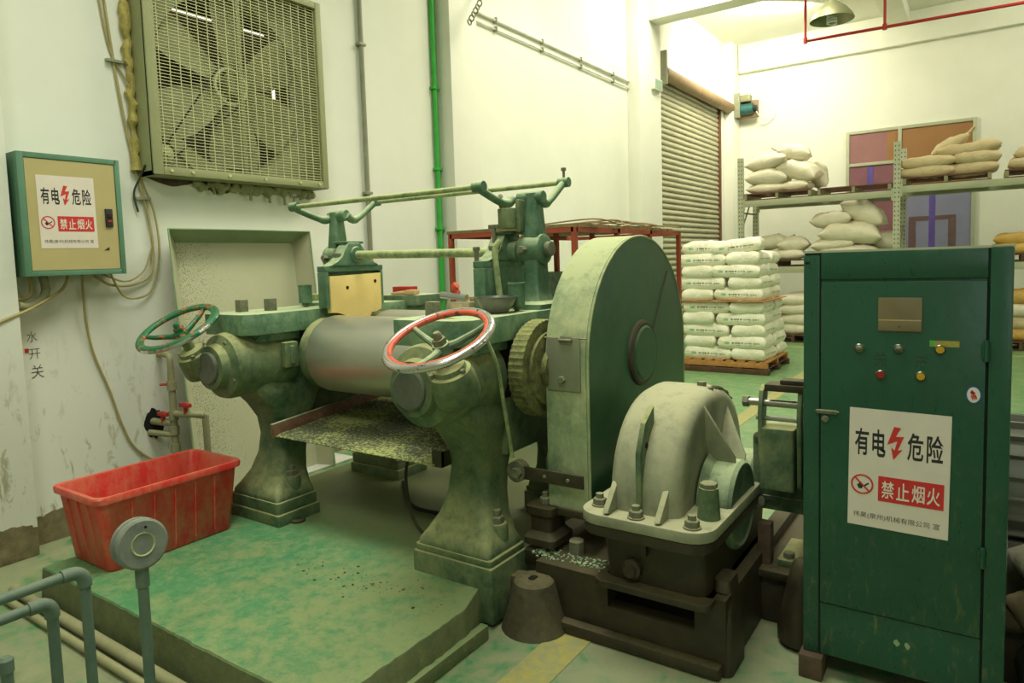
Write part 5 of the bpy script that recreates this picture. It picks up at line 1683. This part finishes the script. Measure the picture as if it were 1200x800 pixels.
for pts in ([(-.035, 1.132), (-.029, 1.132), (-.024, 1.118), (-.029, 1.118)], [(-.036, 1.128), (-.036, 1.121), (-.022, 1.121), (-.022, 1.126)],
            [(-.035, 1.114), (-.032, 1.117), (-.027, 1.104), (-.030, 1.101)], [(-.030, 1.115), (-.027, 1.118), (-.022, 1.104), (-.025, 1.101)], [(-.025, 1.116), (-.022, 1.119), (-.017, 1.106), (-.020, 1.102)],
            [(-.034, 1.119), (-.033, 1.121), (-.018, 1.112), (-.019, 1.110)]):
    em.rings([[T3 @ Vector((x, y, z)) for x, y in pts] for z in (0, .0005)])
em.build('sticker_emblem', 'signred', st)
for z in (1.263, .577):
    hi = MB().cyl((.006, FY-.006, z-.034), (.006, FY-.006, z+.034), .008, n=12).box(-.008, .006, FY-.006, FY+.002, z-.025, z+.025).build('hinge', 'cabinet', cb)
la = MB().box(-.500, -.432, FY-.010, FY, 1.012, 1.026).cyl((-.503, FY-.008, 1.021), (-.425, FY-.008, 1.021), .004, n=8).build('latch', 'bolt', cb, bevel=.002)
MB().lathe([(.012, 0), (.012, .008), (.007, .010)], (-.471, FY, .992), (0, -1, 0), 16).build('lock', 'bolt', cb)
MB().box(CX0+.006, CX0+.022, CY-.006, CY-.003, 1.555, 1.563).build('vent_slot', 'darkhole', cb)
warning_sign(cb, plane_T((-.396, FY-.0012, .6185), (1, 0, -.013), (.013, 0, 1)), .306, .425)
ch = MB()
rng = random.Random(2)
for x, z in ((-.238, .208), (-.205, .205)):
    ch.prism([(x+.009*math.cos(2*PI*k/9)*(.7+.6*rng.random()), z+.011*math.sin(2*PI*k/9)*(.7+.6*rng.random())) for k in range(9)], 'y', CY-.0025, CY)
ch.build('chipped_patch', 'mint', cb, kind='stuff')
blk = MB().box(-.557, -.475, 2.68, 2.80, 0, .09)
solo(blk, 'wooden_block', 'woodblock', 'rough wooden block propping up the left corner of the cabinet', 'block', bevel=.006)
blk = MB().box(-.02, .07, 2.70, 2.82, 0, .09)
solo(blk, 'wooden_block', 'woodblock', 'wooden block under the right corner of the cabinet', 'block', bevel=.006)
rsk = MB()
rsk.lathe([(.05, 0), (.085, .02), (.09, .08), (.075, .16), (.06, .26), (.045, .34), (.03, .36)], (-.60, 2.91, 0), (.05, 0, 1), 16)
solo(rsk, 'grey_cloth_bundle', 'grime', 'grey-brown bundle slumped behind the left edge of the cabinet', 'bundle')
G = 'sacks beside the cabinet'
sack('crumpled white sack on top of two beside the right of the cabinet', (.36, 3.0, .44), .5, .42, .17, 'bagwhite', G, (0, .1, .3), 71)
sack('beige sack in the middle beside the right of the cabinet', (.36, 2.98, .28), .52, .42, .19, 'bagpaper', G, (0, 0, .2), 72)
sack('dark lowest sack beside the right of the cabinet', (.36, 2.98, .10), .54, .42, .2, 'cabledark', G, (0, 0, .1), 73)

# ================================================================== things lying on the mill
bw = thing('metal_bowl', 'steel mixing bowl on the right top cap of the mill', 'bowl', (-1.875, 2.64, 1.36))
BX_, BY_ = -1.875, 2.64
MB().lathe([(.04, 0), (.055, .003), (.08, .035), (.096, .07), (.103, .072), (.103, .076), (.093, .076), (.076, .038), (.05, .007), (0, .005)], (BX_, BY_, 1.362), (0, 0, 1), 44).build('bowl', 'bowl', bw)
cbx = thing('small_box', 'small worn cardboard box beside the metal bowl', 'box', (-2.155, 2.74, 1.36))
MB().box(-2.225, -2.085, 2.705, 2.775, 1.361, 1.405).build('carton', 'card', cbx, bevel=.003)
MB().box(-2.20, -2.13, 2.703, 2.705, 1.37, 1.397).build('label_patch', 'bagpaper', cbx)
tb = MB().tube([(-2.275, 2.725, 1.44), (-2.12, 2.735, 1.424)], .018, 16)
solo(tb, 'steel_tube', 'shinytube', 'short bright steel tube lying beside the cardboard box', 'tube')
kn = thing('dusty_pot', 'small dusty round pot between the box and the bowl', 'pot', (-2.13, 2.815, 1.36))
MB().lathe([(.028, 0), (.028, .05), (.03, .052), (.03, .066), (0, .068)], (-2.13, 2.815, 1.361), (0, 0, 1), 18).build('pot', 'card', kn)
og = MB().tube(bez([(-2.19, 2.755, 1.445), (-2.20, 2.755, 1.46), (-2.21, 2.75, 1.475), (-2.195, 2.75, 1.49)], 5), [.014]*8+[.019]*8, 8)
solo(og, 'orange_clip', 'orange', 'orange plastic clip on the steel tube beside the metal bowl', 'clip')
rb = MB().box(-3.36, -3.20, 3.50, 3.58, 1.396, 1.45)
solo(rb, 'red_box', 'redpaint', 'small red box on the dark green block behind the roll', 'box', bevel=.004)
br = thing('paint_brush', 'paint brush with a pale wooden handle lying by the red box', 'brush', (-3.2, 3.5, 1.396))
MB().tube([(-3.33, 3.46, 1.405), (-3.25, 3.47, 1.41), (-3.20, 3.48, 1.415)], [.009, .014, .012], 10).build('handle', 'brushwood', br)
MB().box(-3.20, -3.12, 3.45, 3.51, 1.398, 1.43).build('bristles', 'brushwood', br, bevel=.008)

# ================================================================== foreground
tub = thing('red_tub', 'dusty rectangular red plastic tub on the left corner of the plinth', 'tub', (-3.6, 1.87, .17))
tb_ = MB()
cx_, cy_ = -3.605, 1.875


def tr_(hx, hy, z, r=.05):
    return rrect(cx_, cy_, hx, hy, r, z, 6)


tb_.rings([tr_(.185, .325, .172, .035), tr_(.192, .332, .18, .04), tr_(.222, .372, .515), tr_(.225, .375, .518), tr_(.238, .392, .52), tr_(.240, .394, .545), tr_(.236, .390, .553), tr_(.218, .371, .553), tr_(.213, .366, .545), tr_(.183, .322, .19, .04)])
tb_.build('shell', 'tub', tub, smooth=40)
for k in range(5):
    y = cy_-.22+k*.11
    MB().prism([(cx_+.189, .20), (cx_+.196, .20), (cx_+.226, .50), (cx_+.219, .50)], 'y', y-.004, y+.004).build('side_rib', 'tub', tub)
for k in range(3):
    x = cx_-.1+k*.1
    MB().prism([(cy_-.329, .20), (cy_-.335, .20), (cy_-.376, .50), (cy_-.37, .50)], 'x', x-.003, x+.003).build('side_rib', 'tub', tub)
for y in (cy_-.2, cy_+.02, cy_+.24):
    MB().prism([(cx_-.205, .40), (cx_-.198, .40), (cx_-.207, .47), (cx_-.214, .47)], 'y', y-.05, y+.05).build('inner_ledge', 'tub', tub)
fr_ = MB().lathe([(.04, 0), (.042, .01), (.035, .016), (.016, .016), (.014, .006)], (-3.175, 2.46, .171), (0, 0, 1), 24)
solo(fr_, 'steel_washer', 'grime', 'dusty round steel washer lying by the left foot of the mill', 'washer')


def pipe_bend(nm, lb_, x, y, z, y_end, r_, dz=0.0):
    t = thing(nm, lb_, 'pipe', (x, y, 0))
    MB().cyl((x, y, 0), (x, y, z-.055), r_, n=20).build('upright', 'pvc', t)
    e = [Vector((x, y, z-.06))]
    for k in range(9):
        a = PI/2*k/8
        e.append(Vector((x, y-.045+.045*math.cos(a), z-.045+.045*math.sin(a))))
    e.append(Vector((x, y-.075, z)))
    MB().tube(e, r_+.006, 20).build('elbow', 'pvc', t)
    MB().cyl((x, y-.06, z), (x, y_end, z+dz), r_, n=20).build('horizontal_run', 'pvc', t)
    return t


pipe_bend('bent_pipe', 'taller of two grey plastic pipes bending over at lower left', -2.70, 1.13, .52, -.6, .0185, .0)
pipe_bend('bent_pipe', 'shorter of two grey plastic pipes bending over at lower left', -2.83, 1.065, .395, -.6, .0195, .0)
sb = thing('pipe_stub', 'short capped pipe stub at the bottom left edge', 'pipe', (-3.12, 1.0, 0))
MB().cyl((-3.12, 1.0, 0), (-3.12, 1.0, .08), .022, n=16).build('stub', 'pvc', sb)
MB().lathe([(.027, 0), (.027, .05), (.015, .062), (0, .063)], (-3.12, 1.0, .06), (0, 0, 1), 16).build('cap', 'pvc', sb)
dp = thing('disc_headed_pipe', 'grey pipe with a round two-hole disc head in front of the red tub', 'pipe', (-2.40, 1.2, 0))
MB().cyl((-2.42, 1.2, 0), (-2.42, 1.2, .54), .0185, n=20).build('upright', 'pvc', dp)
MB().cyl((-2.42, 1.2, .50), (-2.42, 1.2, .575), .023, n=20).build('coupling', 'pvc', dp)
hc = Vector((-2.42, 1.2, .655))
hn = Vector((1.0, -.08, .10)).normalized()
hd_ = MB().lathe([(.080, 0), (.088, .006), (.089, .028), (.084, .030), (.084, .034), (.088, .036), (.088, .058), (.080, .064), (0, .064)], hc-hn*.035, hn, 48).build('disc_head', 'disc', dp)
MB().lathe([(.034, .0635), (.038, .067), (.041, .067), (.041, .062)], hc-hn*.035, hn, 32).build('centre_ring', 'rodm', hd_)
u, v, d = frame_of(hn)
for s_ in (-1, 1):
    p = hc+hn*.028+Vector((0, 0, 1))*.062+rt*s_*.012
    MB().cyl(p, p+hn*.003, .005, n=10).build('screw_hole', 'darkhole', hd_)
for k, (y, r_, z, lb_) in enumerate(((1.345, .026, .028, 'thicker of two pipes lying on the floor along the plinth'), (1.285, .018, .02, 'thinner of two pipes lying on the floor along the plinth'))):
    t = thing('floor_pipe', lb_, 'pipe', (-3, y, 0))
    MB().cyl((-4.0+.02*k, y, z), (-1.9, y-.01, z), r_, n=14).build('pipe', 'pvc_old', t)
hz = MB().tube(bez([(-3.1, 3.25, .185), (-2.75, 2.95, .185), (-2.45, 2.95, .185), (-2.22, 3.1, .185)], 8), .012, 8)
solo(hz, 'rubber_hose', 'rubberblack', 'black rubber hose lying on the plinth under the stock pan', 'hose')
rng = random.Random(31)
db = MB()
for k in range(70):
    a_, d_ = rng.random()*2*PI, rng.random()
    x, y, r_ = -2.25+math.cos(a_)*d_*.5, 2.12+math.sin(a_)*d_*.16, .002+.005*rng.random()**2
    db.box(-r_, r_, -r_*.7, r_*.7, 0, r_, mat=Matrix.Translation((min(x, -1.79), y, .171)) @ Matrix.Rotation(rng.random()*3, 4, 'Z'))
dbo = db.build('floor_crumbs', 'gear_dust', None)
recenter(dbo)
tag(dbo, 'small crumbs scattered on the plinth in front of the right foot', 'crumbs', kind='stuff')
ws = MB().box(-4.55, -4.30, 3.35, 3.95, .003, .012)
solo(ws, 'white_sheet', 'white', 'white sheet lying on the green floor behind the stock pan', 'sheet')
